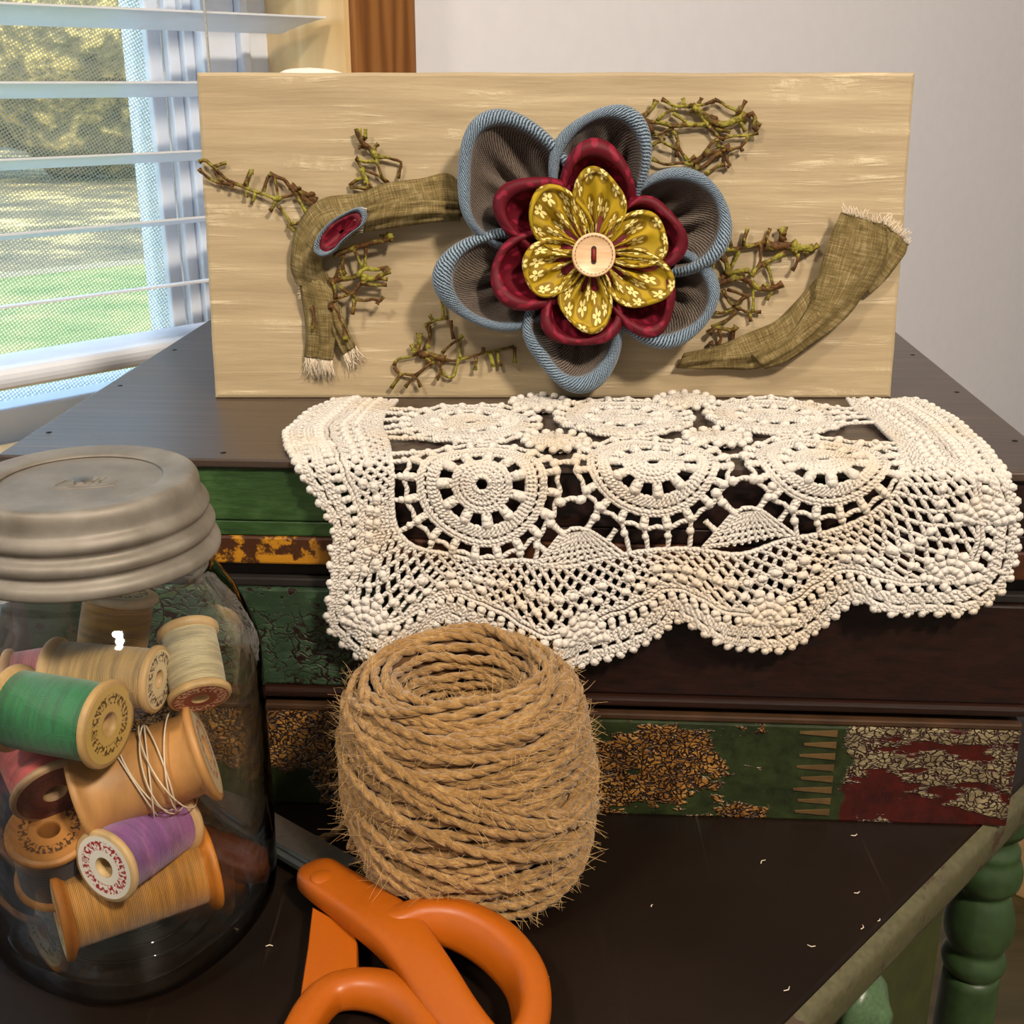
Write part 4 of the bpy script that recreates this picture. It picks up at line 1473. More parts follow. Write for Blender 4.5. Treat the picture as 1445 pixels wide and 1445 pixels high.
eh, ph_ = ev / evl, pv / evl
for i in range(2):
    mid = MC[0] + ev * (i + .5)
    # bars joining neighbours
    for off in (-.16, .10):
        cord([mid - eh * evl * .06 + ph_ * evl * off, mid + ph_ * evl * (off + .015), mid + eh * evl * .06 + ph_ * evl * off], CR * 1.3)
        bob(mid - eh * evl * .06 + ph_ * evl * off, .0021)
        bob(mid + eh * evl * .06 + ph_ * evl * off, .0021)
    # lower filler triangle
    fan(mid - ph_ * evl * .54, evl * .27, evl * .19, ph_, eh, 6)
    for sg in (-1, 1):
        cord([mid - ph_ * evl * .36 + eh * sg * evl * .06, mid - ph_ * evl * .28 + eh * sg * evl * .13, mid - ph_ * evl * .20 + eh * sg * evl * .17], CR * 1.5)
        bob(mid - ph_ * evl * .28 + eh * sg * evl * .13, .0020)
        bob(mid - ph_ * evl * .22 + eh * sg * evl * .16, .0020)
        cord([mid - ph_ * evl * .45 + eh * sg * evl * .18, mid - ph_ * evl * .38 + eh * sg * evl * .24], CR * 1.3)
    # upper filler diamonds between the medallions
    for cc in (mid + ph_ * evl * .5, mid + ph_ * evl * 1.42):
        for f_ in (.04, .08, .12, .16):
            cord([cc + eh * evl * f_, cc + ph_ * evl * f_, cc - eh * evl * f_, cc - ph_ * evl * f_], CR * 1.2, True)
        for a in np.linspace(0, 2 * PI, 14, endpoint=False):
            d = eh * math.cos(a) + ph_ * math.sin(a)
            bar(cc, cc + d * evl * .21, CR * 1.2)
            bob(cc + d * evl * .19, .0022)
        for sg in (-1, 1):
            cord([cc + eh * sg * evl * .16, cc + eh * sg * evl * .22], CR * 1.3)
            cord([cc + ph_ * sg * evl * .14, cc + ph_ * sg * evl * .20], CR * 1.3)
for i in range(3):
    md = MC[0] + ev * i + pv * .5
    for off in (-.12, .0, .12):
        cord([md + eh * evl * off - ph_ * evl * .07, md + eh * evl * off + ph_ * evl * .07], CR * 1.3)

INNER = [(560, 566), (548, 580), (538, 600), (548, 630), (553, 660), (554, 700), (560, 740), (585, 768), (625, 782), (680, 790), (740, 788), (800, 794), (860, 787), (920, 774), (985, 773), (1050, 777), (1110, 762), (1165, 750), (1215, 732), (1250, 707), (1270, 682), (1274, 655), (1264, 628), (1238, 602), (1210, 582), (1195, 566)]
OUTER = [(470, 566), (440, 582), (404, 612), (414, 646), (434, 684), (460, 722), (472, 745), (468, 780), (468, 820), (464, 858), (468, 885), (492, 910), (530, 922), (580, 908), (620, 880), (652, 882), (700, 915), (760, 938), (815, 938), (880, 918), (930, 895), (952, 874), (985, 880), (1025, 902), (1060, 914), (1098, 914), (1140, 898), (1180, 868), (1206, 846), (1245, 856), (1300, 862), (1350, 864), (1395, 850), (1424, 820), (1436, 770), (1436, 715), (1418, 662), (1384, 626), (1350, 596), (1318, 576), (1290, 567), (1262, 566)]
inn = spline(np.array([pst(*p) for p in INNER]), 6)
out = spline(np.array([pst(*p) for p in OUTER]), 6)
# match the two curves piecewise through anchor points so the net runs straight across
anchors = [((560, 566), (470, 566)), ((538, 600), (404, 612)), ((553, 660), (434, 684)), ((554, 700), (472, 745)), ((560, 740), (464, 858)), ((585, 768), (530, 922)), ((680, 790), (652, 882)), ((800, 794), (815, 938)), ((920, 774), (952, 874)), ((1050, 777), (1098, 914)), ((1165, 750), (1206, 846)), ((1250, 707), (1395, 850)), ((1274, 655), (1436, 715)), ((1238, 602), (1350, 596)), ((1195, 566), (1262, 566))]


def arc_of(curve, p):
    s_ = np.concatenate([[0], np.cumsum(np.linalg.norm(np.diff(curve, axis=0), axis=1))])
    return s_[np.argmin(np.linalg.norm(curve - pst(*p), axis=1))], s_


NS = 1300
lo_s, hi_s, lam = [], [], []
for (a_, b_) in anchors:
    sa, si = arc_of(inn, a_)
    sb, so_ = arc_of(out, b_)
    lo_s.append(sa)
    hi_s.append(sb)
lo_s, hi_s = np.maximum.accumulate(lo_s), np.maximum.accumulate(hi_s)
lam = np.concatenate([[0], np.cumsum((np.diff(lo_s) + np.diff(hi_s)) / 2)])
LT = lam[-1]
ll = np.linspace(0, LT, NS)
si = np.concatenate([[0], np.cumsum(np.linalg.norm(np.diff(inn, axis=0), axis=1))])
so_ = np.concatenate([[0], np.cumsum(np.linalg.norm(np.diff(out, axis=0), axis=1))])
ai, ao = np.interp(ll, lam, lo_s), np.interp(ll, lam, hi_s)
IC = np.stack([np.interp(ai, si, inn[:, k_]) for k_ in (0, 1)], 1)
OC = np.stack([np.interp(ao, so_, out[:, k_]) for k_ in (0, 1)], 1)
# the border keeps a constant width measured in from the outline
WD = np.linalg.norm(OC - IC, axis=1)
DIRV = (IC - OC) / WD[:, None]


def at(l, inset=None, f=None):
    """point on the net: l along, f 0 (inner) .. 1 (border inside), or inset from the outline"""
    x = np.clip(np.asarray(l, float) / LT * (NS - 1), 0, NS - 1.001)
    i = x.astype(int)
    w = (x - i)[:, None]
    ic = IC[i] * (1 - w) + IC[i + 1] * w
    oc = OC[i] * (1 - w) + OC[i + 1] * w
    wd = np.linalg.norm(oc - ic, axis=1)
    dv = (ic - oc) / wd[:, None]
    bw = np.minimum(.0185, wd * .5)
    if inset is not None:
        return oc + dv * (np.asarray(inset) * bw / .0185)[:, None]
    return ic + (oc + dv * bw[:, None] - ic) * np.asarray(f)[:, None]


LOOPN = 86
lp = LT / LOOPN
NROW = 8
ls_ = np.arange(0, LT, .0011)
for r_ in range(NROW):
    f0 = (r_ + .5) / NROW
    amp = .5 / NROW
    sgn = 1 if r_ % 2 == 0 else -1
    wv = np.sin(ls_ / lp * PI * 2)
    wv = np.sign(wv) * np.abs(wv) ** .8
    ff = f0 + sgn * amp * wv
    ff = np.clip(ff, 0, 1)
    cord(at(ls_, f=ff), CR * 1.12, n_per=.0012)
# clusters in two rows of the net
for r_ in (3.5, 5.5):
    for k_ in range(LOOPN):
        if random.random() < .12:
            continue
        p = at(np.array([(k_ + (.25 if r_ < 4 else .75)) * lp]), f=np.array([(r_ + .45) / NROW]))[0]
        p2 = at(np.array([(k_ + (.25 if r_ < 4 else .75)) * lp + .0012]), f=np.array([(r_ + .62) / NROW]))[0]
        bob(p, .0019)
        bob(p2, .0017)
cord(at(ls_, f=np.full(len(ls_), 0.0)), CR * 1.2)
# chains tying the medallion fingers to the net
for c_ in rowsM[0] + rowsM[1]:
    for k_ in range(20):
        a = (k_ + .3) * 2 * PI / 20
        p = c_ + np.array([math.cos(a), math.sin(a)]) * RM * .98
        dd = np.linalg.norm(IC - p, axis=1)
        j_ = int(dd.argmin())
        if .001 < dd[j_] < .016:
            cord([p, (p + IC[j_]) / 2 + np.array([.0004, .0003]), IC[j_]], CR * 1.15)
            bob(p * .6 + IC[j_] * .4, .0016)
# border: dense bands, an openwork row and picots
for ins in (.0185, .0163):
    cord(at(ls_, inset=np.full(len(ls_), ins) + .0003 * np.sin(ls_ / .0016)), CR * 1.15)
lb = np.arange(0, LT, .0042)
for k_, l in enumerate(lb):
    p = at(np.array([l]), inset=np.array([.0150]))[0]
    q_ = at(np.array([l]), inset=np.array([.0110]))[0]
    bob((p + q_) / 2 * .5 + p * .5, .0018)
    bar(p, q_, CR * 1.5)
    bob((p + q_) / 2 * .5 + q_ * .5, .0016)
for ins in (.0102, .0085, .0070):
    cord(at(ls_, inset=np.full(len(ls_), ins) + .0003 * np.sin(ls_ / .0011 + ins * 900)), CR * 1.2)
for l in np.arange(0, LT, .0021):
    a_, b_ = at(np.array([l, l + .0004]), inset=np.array([.0105, .0066]))
    bar(a_, b_, CR * .95, lift=.0004)
for l in np.arange(0, LT, .0052):
    a_, b_ = at(np.array([l, l + .0006]), inset=np.array([.0066, .0036]))
    bar(a_, b_, CR * 1.3)
for ins in (.0038, .0022):
    cord(at(ls_, inset=np.full(len(ls_), ins) + .0003 * np.sin(ls_ / .0012)), CR * 1.25)
for l in np.arange(0, LT, .0019):
    a_, b_ = at(np.array([l, l + .0004]), inset=np.array([.0040, .0018]))
    bar(a_, b_, CR * .95, lift=.0003)
for l in np.arange(0, LT, .0047):
    p = at(np.array([l]), inset=np.array([.0002]))[0]
    bob(p, .0019, lift=0)
    p = at(np.array([l + .0016]), inset=np.array([.0010]))[0]
    bob(p, .0014, lift=0)
# solid leaf clusters where the scallops swell
for (px, py, w_, h_) in [(822, 885, .010, .012), (1085, 860, .010, .012), (1340, 800, .011, .012), (520, 860, .010, .012), (1390, 720, .010, .010), (440, 630, .009, .008)]:
    c_ = pst(px, py)
    for k_ in range(7):
        a = PI * (k_ + .5) / 7
        d = np.array([math.cos(a), -math.sin(a)])
        for rr_ in (.45, .7, .95):
            bob(c_ + np.array([0, h_ * .5]) + d * np.array([w_, h_]) * rr_, .0021)
        bar(c_ + np.array([0, h_ * .5]), c_ + np.array([0, h_ * .5]) + d * np.array([w_, h_]), CR * 1.4)
doily = dm.build('crochet_doily', M_crochet)
tag(doily, 'white crocheted cotton doily draped over the front edge of the drawer stack', 'doily')

# ================================================================== JUTE TWINE
n_ = NT('jute_twine')
f = n_.noise(n_.tc(), 420, 4, .7)
g = n_.noise(n_.tc(), 45, 3)
q = n_.sep(n_.tc('UV'))
fib = n_.noise(n_.mapv(n_.tc('UV'), (260, 14, 1)), 1, 4, .7)
col = n_.ramp(n_.ma('ADD', n_.ma('MULTIPLY', f, .35), n_.ma('ADD', n_.ma('MULTIPLY', fib, .45), n_.ma('MULTIPLY', g, .2))), [(.32, lin((92, 64, 32))), (.5, lin((150, 114, 66))), (.66, lin((200, 164, 110)))])
M_jute = n_.done(n_.pbr(col, .9, 0, n_.bump(n_.ma('ADD', fib, f), .7, .0006), .12, **{'Sheen Weight': .3}))
M_jute_dk = simple('jute_core', (96, 66, 34), .95, nscale=200, var=.3)
M_fuzz = simple('jute_fibre', (208, 172, 118), .9)

JC = np.array([-.0172, .3840, 0])
jprof = spline(np.array([(.0235, .0022), (.0310, .006), (.0368, .014), (.0402, .026), (.0413, .04), (.0412, .055), (.0400, .069), (.0368, .0795), (.0320, .0862), (.0275, .0868), (.0240, .082), (.0222, .073), (.0215, .057)]), 8)
jarc = np.concatenate([[0], np.cumsum(np.linalg.norm(np.diff(jprof, axis=0), axis=1))])
JL = jarc[-1]
jt = np.gradient(jprof, axis=0)
jt /= np.linalg.norm(jt, axis=1, keepdims=True)
jn = np.stack([jt[:, 1], -jt[:, 0]], 1)


def jpos(sig, th, off):
    r = np.interp(sig, jarc, jprof[:, 0])
    z = np.interp(sig, jarc, jprof[:, 1])
    nr = np.interp(sig, jarc, jn[:, 0])
    nz = np.interp(sig, jarc, jn[:, 1])
    rr = r + nr * off
    lean = .0030 * (1 - z / .088)
    P = np.stack([JC[0] + lean + rr * np.cos(th), JC[1] + rr * np.sin(th) * .98, np.maximum(z + nz * off, .0022)], 1)
    Nn = np.stack([nr * np.cos(th), nr * np.sin(th), nz], 1)
    return P, Nn


twine = empty('jute_twine_ball', JC, 'ball of tan jute twine with a hollow top standing on the table', 'twine')
cprof = jprof - jn * .0015
cprof = np.r_[[[0, .002]], cprof, [[.020, .05], [0, .05]]]
cprof[:, 0] = np.maximum(cprof[:, 0], 0)
MB().lathe(cprof, 48, JC + np.array([.0015, 0, 0])).build('core', M_jute_dk, twine)


def wind(t0, turns, sig_fn, off_fn, phase=0.0):
    m = int(turns * 190)
    t = np.linspace(0, 1, m)
    th = t * turns * 2 * PI + phase
    sig = np.clip(sig_fn(t, th), .001, JL - .001)
    P, Nn = jpos(sig, th, off_fn(t, th))
    T = np.gradient(P, axis=0)
    T /= np.linalg.norm(T, axis=1, keepdims=True)
    Nn = Nn - T * np.sum(Nn * T, 1, keepdims=True)
    Nn /= np.linalg.norm(Nn, axis=1, keepdims=True)
    Bn = np.cross(T, Nn)
    s_ = np.concatenate([[0], np.cumsum(np.linalg.norm(np.diff(P, axis=0), axis=1))])
    psi = s_ * 2 * PI / .0130 + 1.1 * np.sin(s_ * 70) + .6 * np.sin(s_ * 190)
    return P, T, Nn, Bn, psi


tm = MB()


def ply(P, Nn, Bn, psi, rs=.00062, r=.00128):
    for k in (0, PI):
        Q = P + rs * (np.cos(psi + k)[:, None] * Nn + np.sin(psi + k)[:, None] * Bn)
        tm.tube(Q, r * (1 + .10 * np.sin(np.arange(len(Q)) * .37 + k)), 6, False, True, Nn)


base_turns = 42
P_, T_, N_, B_, ps_ = wind(0, base_turns, lambda t, th: t * JL + .0035 * np.cos(th - t * 9) + .0006 * np.sin(th * 5.3), lambda t, th: .0008 + .0007 * np.sin(th * .37), 0)
ply(P_, N_, B_, ps_)


def zig(t, n):
    x = (t * n) % 2
    return np.where(x < 1, x, 2 - x)


P2_, T2_, N2_, B2_, ps2 = wind(0, 30, lambda t, th: JL * (.06 + .66 * zig(t, 5.3)) + (.007 + .007 * np.sin(t * 17)) * np.cos(th - .4 + 1.2 * np.sin(t * 11)), lambda t, th: (.0026 + .0009 * np.sin(th * .61 + t * 30)) * np.clip(.25 + zig(t, 5.3) * 3, .25, 1), 1.0)
ply(P2_, N2_, B2_, ps2)
P3_, T3_, N3_, B3_, ps3 = wind(0, 9, lambda t, th: JL * (.24 + .30 * t) + .019 * np.cos(th - 2.9 + .8 * np.sin(t * 7)), lambda t, th: .0042 + .0007 * np.sin(th * .7), 2.0)
ply(P3_, N3_, B3_, ps3)
tw = tm.build('wound_strand', M_jute, twine)
# loose end
pts = spline(np.array([JC + np.array([-.042, -.010, .020]), onz(505, 1140, .020), onz(492, 1155, .014), onz(472, 1175, .007), onz(447, 1186, .003)]), 8)
Tn = np.gradient(pts, axis=0)
Tn /= np.linalg.norm(Tn, axis=1, keepdims=True)
Nn = np.cross(Tn, [0, 0, 1.0])
Nn /= np.linalg.norm(Nn, axis=1, keepdims=True)
Bn = np.cross(Tn, Nn)
tm = MB()
ply(pts, Nn, Bn, np.arange(len(pts)) * .75, .0007, .0010)
tm.ball(pts[-1], (.0022, .0022, .0018), 8, 5)
tm.build('loose_end', M_jute, twine)
hm = MB()
allP = np.r_[P_, P2_, P3_]
allN = np.r_[N_, N2_, N3_]
allT = np.r_[T_, T2_, T3_]
for k in range(4200):
    i = int(rng.integers(len(allP)))
    while allP[i, 1] > JC[1] + .032:      # fibres lie flat where the ball touches the drawers
        i = int(rng.integers(len(allP)))
    l = .0035 + .006 * rng.random() ** 2
    d = allN[i] * rng.uniform(.15, .9) + allT[i] * rng.normal(0, 1.0) + rng.normal(0, .35, 3)
    d /= np.linalg.norm(d)
    c = rng.normal(0, .45, 3)
    p0 = allP[i] + allN[i] * .0013
    hp = np.array([p0, p0 + d * l * .5 + c * l * .12, p0 + d * l + c * l * .4])
    hp[:, 2] = np.maximum(hp[:, 2], .0005)
    hm.tube(hp, [.00008, .00007, .00004], 3, cap=False)
fz = hm.build('fuzz', M_fuzz, twine)
fz['kind'] = 'stuff'

# ================================================================== SCISSORS
M_orange = simple('orange_plastic', (172, 86, 10), .38, nscale=400, var=.03, bump=.06, bdist=.0002)
M_steel = simple('brushed_steel', (150, 150, 146), .3, .9, nscale=300, var=.1, bump=.1)
sciss = empty('scissors', onz(480, 1270, 0), 'orange-handled scissors lying on the table before the twine', 'scissors')


def sweep(m, path, wid, hei, zc, closed=False, n=18, ex=.7, roll=0.0):
    """rounded-rectangle section along a pixel path on the table"""
    P = np.array([onz(px, py, z_) for (px, py), z_ in zip(path, zc)])
    D = np.c_[P, np.asarray(wid), np.asarray(hei), np.broadcast_to(roll, (len(P),))]
    D = spline(D, 9, closed)
    P, w_, h_, ro = D[:, :3], D[:, 3], D[:, 4], D[:, 5]
    if closed:
        T = np.roll(P, -1, 0) - np.roll(P, 1, 0)
    else:
        T = np.gradient(P, axis=0)
    T[:, 2] = 0
    T /= np.linalg.norm(T, axis=1, keepdims=True)
    side = np.cross([0, 0, 1.0], T)
    a = np.arange(n) * 2 * PI / n
    cx = np.sign(np.cos(a)) * np.abs(np.cos(a)) ** ex
    sx = np.sign(np.sin(a)) * np.abs(np.sin(a)) ** ex
    cr, sr = np.cos(ro)[:, None], np.sin(ro)[:, None]
    X = cx[None] * w_[:, None]
    Z = sx[None] * h_[:, None]
    X2, Z2 = X * cr - Z * sr, X * sr + Z * cr
    ring = P[:, None] + X2[..., None] * side[:, None] + Z2[..., None] * np.array([0, 0, 1.0])
    ring[..., 2] = np.maximum(ring[..., 2], .0006)
    b0 = m.n
    m.grid(ring, closed_u=closed, closed_v=True)
    if not closed:
        for k in (0, len(P) - 1):
            m.add([P[k]])
            idx = b0 + k * n + np.arange(n)
            m.t.append(np.stack([np.full(n, m.n - 1), idx, np.roll(idx, -1)], 1))


up = MB()
sweep(up, [(438, 1226), (446, 1233), (462, 1246), (500, 1272), (530, 1293), (560, 1318), (590, 1354), (620, 1398), (650, 1442), (682, 1478), (716, 1496)],
      [.0052, .0080, .0088, .0092, .0096, .0092, .0082, .0080, .0074, .0064, .0054], [.0030, .0042, .0046, .0050, .0056, .0060, .0062, .0064, .0066, .0068, .0066],
      [.0115, .0115, .0120, .0130, .0142, .0150, .0146, .0132, .0116, .0106, .0102], ex=.5, roll=[0, 0, 0, 0, 0, .06, .2, .3, .3, .2, 0])
sweep(up, [(540, 1301), (566, 1303), (602, 1299), (650, 1306), (700, 1334), (738, 1378), (750, 1425), (742, 1470), (714, 1496)],
      [.0050, .0062, .0064, .0062, .0060, .0056, .0054, .0054, .0054], [.0052, .0062, .0074, .0082, .0086, .0084, .0082, .0078, .0068],
      [.0146, .0155, .0163, .0163, .0150, .0128, .0112, .0105, .0102], ex=.6, roll=[0, -.15, -.35, -.4, -.4, -.35, -.3, -.2, 0])
uh = up.build('handle', M_orange, sciss)
lo = MB()
poly = [(441, 1280), (470, 1296), (500, 1318), (505, 1330), (505, 1370), (508, 1390), (485, 1398), (455, 1408), (432, 1425), (421, 1440), (426, 1390), (434, 1340)]
zt_, zb_ = .0085, .001
top_ = np.array([onz(px, py, zt_) for px, py in poly])
bot_ = top_.copy()
bot_[:, 2] = zb_
ctr = top_.mean(0)
ins_ = ctr + (top_ - ctr) * .95 + np.array([0, 0, .0007])
lo.grid(np.stack([bot_, top_, ins_], 0), closed_v=True)
lo.add(np.r_[ins_, [ins_.mean(0)]], t=[(i, (i + 1) % len(poly), len(poly)) for i in range(len(poly))])
loop2 = [(455, 1412), (495, 1396), (545, 1402), (588, 1428), (612, 1470), (612, 1530), (580, 1580), (520, 1600), (460, 1580), (425, 1530), (420, 1470)]
sweep(lo, loop2, [.0058, .0060, .0066, .0070, .0066, .0060, .0060, .0060, .0060, .0056, .0055], [.0055, .0060, .0068, .0070, .0068, .0064, .006, .006, .006, .0056, .0055], [.0078] * 11, True, roll=[-.1, -.25, -.35, -.35, -.3, -.2, 0, 0, 0, 0, 0])
lo.build('handle', M_orange, sciss)
pc = onz(454, 1237, .01655)
MB().lathe([(0, .0004), (.0036, .0004), (.0040, .0001), (.0041, -.0004)], 28, pc).build('pivot_cap', M_orange, uh)
# blades run back from the pivot behind the jar
b0_, b1_ = onz(458, 1240, 0), onz(384, 1196, 0)
bd = (b1_ - b0_)
bd[2] = 0
bd /= np.linalg.norm(bd)
bs = np.cross([0, 0, 1.0], bd)
bax = np.array([bd, bs, ZA])
for k, (zz, wl, wr, ln) in enumerate(((.0088, -.0075, .0050, .082), (.0062, -.0050, .0076, .080))):
    outl = [(-.012, wl), (.05, wl * .95), (ln, wl * .2), (ln + .001, 0), (ln * .9, wr * .35), (.05, wr), (-.012, wr)]
    bo_ = MB().prism(outl, zz - .001, zz + .001, bax, np.array([b0_[0], b0_[1], 0])).build('blade', M_steel, sciss, False)

# ================================================================== JAR
JA = np.array([-.1352, .3588, 0])
n_ = NT('clear_jar_glass')
lw = n_.t.nodes.new('ShaderNodeLayerWeight')
bn = n_.bump(n_.noise(n_.tc(), 38, 3), .22, .004)
n_.t.links.new(bn, lw.inputs['Normal'])
tr = n_.t.nodes.new('ShaderNodeBsdfTransparent')
tr.inputs[0].default_value = (.985, .992, .988, 1)
rf = n_.t.nodes.new('ShaderNodeBsdfRefraction')
rf.inputs['IOR'].default_value = 1.42
rf.inputs['Roughness'].default_value = 0.0
rf.inputs[0].default_value = (.96, .985, .975, 1)
n_.t.links.new(bn, rf.inputs['Normal'])
mr = n_.t.nodes.new('ShaderNodeMixShader')
n_.t.links.new(n_.ss(lw.outputs['Facing'], .42, .72), mr.inputs[0])
n_.t.links.new(tr.outputs[0], mr.inputs[1])
n_.t.links.new(rf.outputs[0], mr.inputs[2])
gl = n_.t.nodes.new('ShaderNodeBsdfGlossy')
gl.inputs['Roughness'].default_value = .03
n_.t.links.new(bn, gl.inputs['Normal'])
mx = n_.t.nodes.new('ShaderNodeMixShader')
n_.t.links.new(n_.ma('MULTIPLY_ADD', n_.ma('POWER', lw.outputs['Facing'], 4.0), .92, .042), mx.inputs[0])
n_.t.links.new(mr.outputs[0], mx.inputs[1])
n_.t.links.new(gl.outputs[0], mx.inputs[2])
M_glass = n_.done(mx.outputs[0])
n_ = NT('dull_zinc')
f = n_.noise(n_.tc(), 60, 5)
g = n_.noise(n_.tc(), 600, 3)
M_zinc = n_.done(n_.pbr(n_.ramp(f, [(.3, lin((110, 102, 90))), (.7, lin((146, 140, 130)))]), n_.ma('MULTIPLY_ADD', f,   .3, .40), .35, n_.bump(g, .15, .0003)))

jar = empty('mason_jar', JA, 'clear glass jar with a dull zinc screw lid, filled with thread spools', 'jar')


def squared(P):
    z = P[..., 2]
    b = np.clip((.132 - z) / .028, 0, 1)
    b = b * b * (3 - 2 * b) * np.clip((z + .004) / .012, .25, 1)
    x, y = P[..., 0], P[..., 1]
    r = np.hypot(x, y)
    a = np.arctan2(y, x) + math.radians(28)
    p = 2.9
    k = (np.abs(np.cos(a)) ** p + np.abs(np.sin(a)) ** p) ** (-1 / p)
    kk = 1 + (k * .965 - 1) * b
    Q = P.copy()
    Q[..., 0] *= kk
    Q[..., 1] *= kk
    return Q


outer = spline(np.array([(0, .0012), (.030, .0010), (.040, .0004), (.0445, .004), (.0470, .012), (.0478, .03), (.0480, .07), (.0480, .100), (.0470, .114), (.0440, .1255), (.0400, .1325), (.0378, .1365), (.0382, .139), (.0375, .142), (.0352, .144), (.0345, .160)]), 4)
inner = spline(np.array([(.0325, .160), (.0325, .142), (.0345, .1355), (.0372, .1305), (.0412, .1240), (.0442, .1130), (.0452, .100), (.0452, .07), (.0450, .03), (.0440, .014), (.0405, .0085), (.030, .0070), (0, .0060)]), 4)
outer[:, 0] = np.maximum(outer[:, 0], 0)
inner[:, 0] = np.maximum(inner[:, 0], 0)
MB().lathe(np.r_[outer, inner], 72, JA, fn=squared).build('glass_body', M_glass, jar)
# concentric mould rings on the base
for r_ in (.016, .023, .030):
    a = np.linspace(0, 2 * PI, 60, endpoint=False)
    pts = np.stack([JA[0] + r_ * np.cos(a), JA[1] + r_ * np.sin(a), np.full(60, .0068)], 1)
    MB().tube(pts, .0006, 6, True).build('base_ring', M_glass, jar)
lz = .1310
lid_prof = [(.0362, .1425), (.0402, .1428), (.0412, .1440), (.0408, .1462), (.0392, .1476), (.0386, .1490), (.0396, .1502), (.0400, .1518), (.0394, .1532), (.0378, .1544), (.0374, .1556), (.0384, .1570), (.0386, .1584), (.0378, .1600), (.0366, .1612),
            (.0362, .1630), (.0360, .1660), (.0352, .1678), (.0338, .1686), (.0310, .1684), (.0262, .1680), (.0248, .1672), (.0240, .1668), (.0, .1667), (0, .1650), (.0350, .1640), (.0352, .1440)]
lid = MB().lathe(spline(np.array(lid_prof), 3) * np.array([[1, 1]]), 72, JA, closed=False)
lido = lid.build('lid', M_zinc, jar)
# faint embossed script on the lid
scr = [[(-.9, .1), (-.6, .45), (-.35, .25), (-.55, .05), (-.25, -.1), (-.5, -.42), (-.85, -.25), (-.62, .42)], [(-.05, .0), (-.25, .05), (-.25, -.2), (-.05, -.15), (0, .05), (.02, -.22), (.15, -.1), (.3, .5), (.22, .45), (.22, -.2), (.36, -.1), (.52, .55), (.44, .5), (.42, -.18), (.6, -.2), (.9, .05)], [(-.9, -.5), (-.3, -.62), (.4, -.55), (.9, -.4)]]
em = MB()
for s_ in scr:
    pts = spline(np.array([(x * .0105, y * .0085, 0) for x, y in s_]), 6)
    pts = pts @ np.array([[math.cos(.15), math.sin(.15), 0], [-math.sin(.15), math.cos(.15), 0], [0, 0, 1]])
    em.tube(pts + JA + np.array([.002, -.002, .1668]), .00045, 6, nrm=[0, 0, 1], flat=.6)
em.build('embossed_script', M_zinc, lido)

# ================================================================== SPOOLS
M_wood_sp = {}


def wood(c):
    if c not in M_wood_sp:
        n = NT('spool_wood')
        f = n.noise(n.mapv(n.tc(), (120, 120, 20)), 1, 4)
        M_wood_sp[c] = n.done(n.pbr(n.ramp(f, [(.3, lin([v * .82 for v in c])), (.7, lin(c))]), .5, 0, n.bump(f, .15, .0003)))
    return M_wood_sp[c]


def thread_mat(c):
    n = NT('wound_thread')
    q = n.sep(n.tc('UV'))
    w = n.ma('SINE', n.ma('ADD', n.ma('MULTIPLY', q[1], 2 * PI / .00055), n.ma('MULTIPLY', n.noise(n.tc('UV'), 300, 3), 5)))
    f = n.noise(n.mapv(n.tc('UV'), (3, 500, 1)), 1, 4)
    col = n.ramp(n.ma('ADD', n.ma('MULTIPLY', w, .18), f), [(.3, lin([v * .62 for v in c])), (.7, lin(c))])
    return n.done(n.pbr(col, .42, 0, n.bump(w, .4, .0003), .4, **{'Sheen Weight': .3}))


def label_mat(c1, c2):
    n = NT('printed_spool_label')
    q = n.sep(n.tc('UV'))
    ring = n.ss(n.ma('ABSOLUTE', n.ma('SUBTRACT', q[1], .0042)), .0018, .0014)
    let = n.ma('MULTIPLY', ring, n.ss(n.noise(n.mapv(n.tc('UV'), (46, 700, 1)), 1, 2), .48, .54))
    col = n.mix(let, lin(c1), lin(c2))
    return n.done(n.pbr(col, .45))


CRT = np.array([1.0, 0, 0])
CUP = np.array([0, math.sin(PITCH), math.cos(PITCH)])
CTO = np.array([0, -math.cos(PITCH), math.sin(PITCH)])
MAXR = .0432


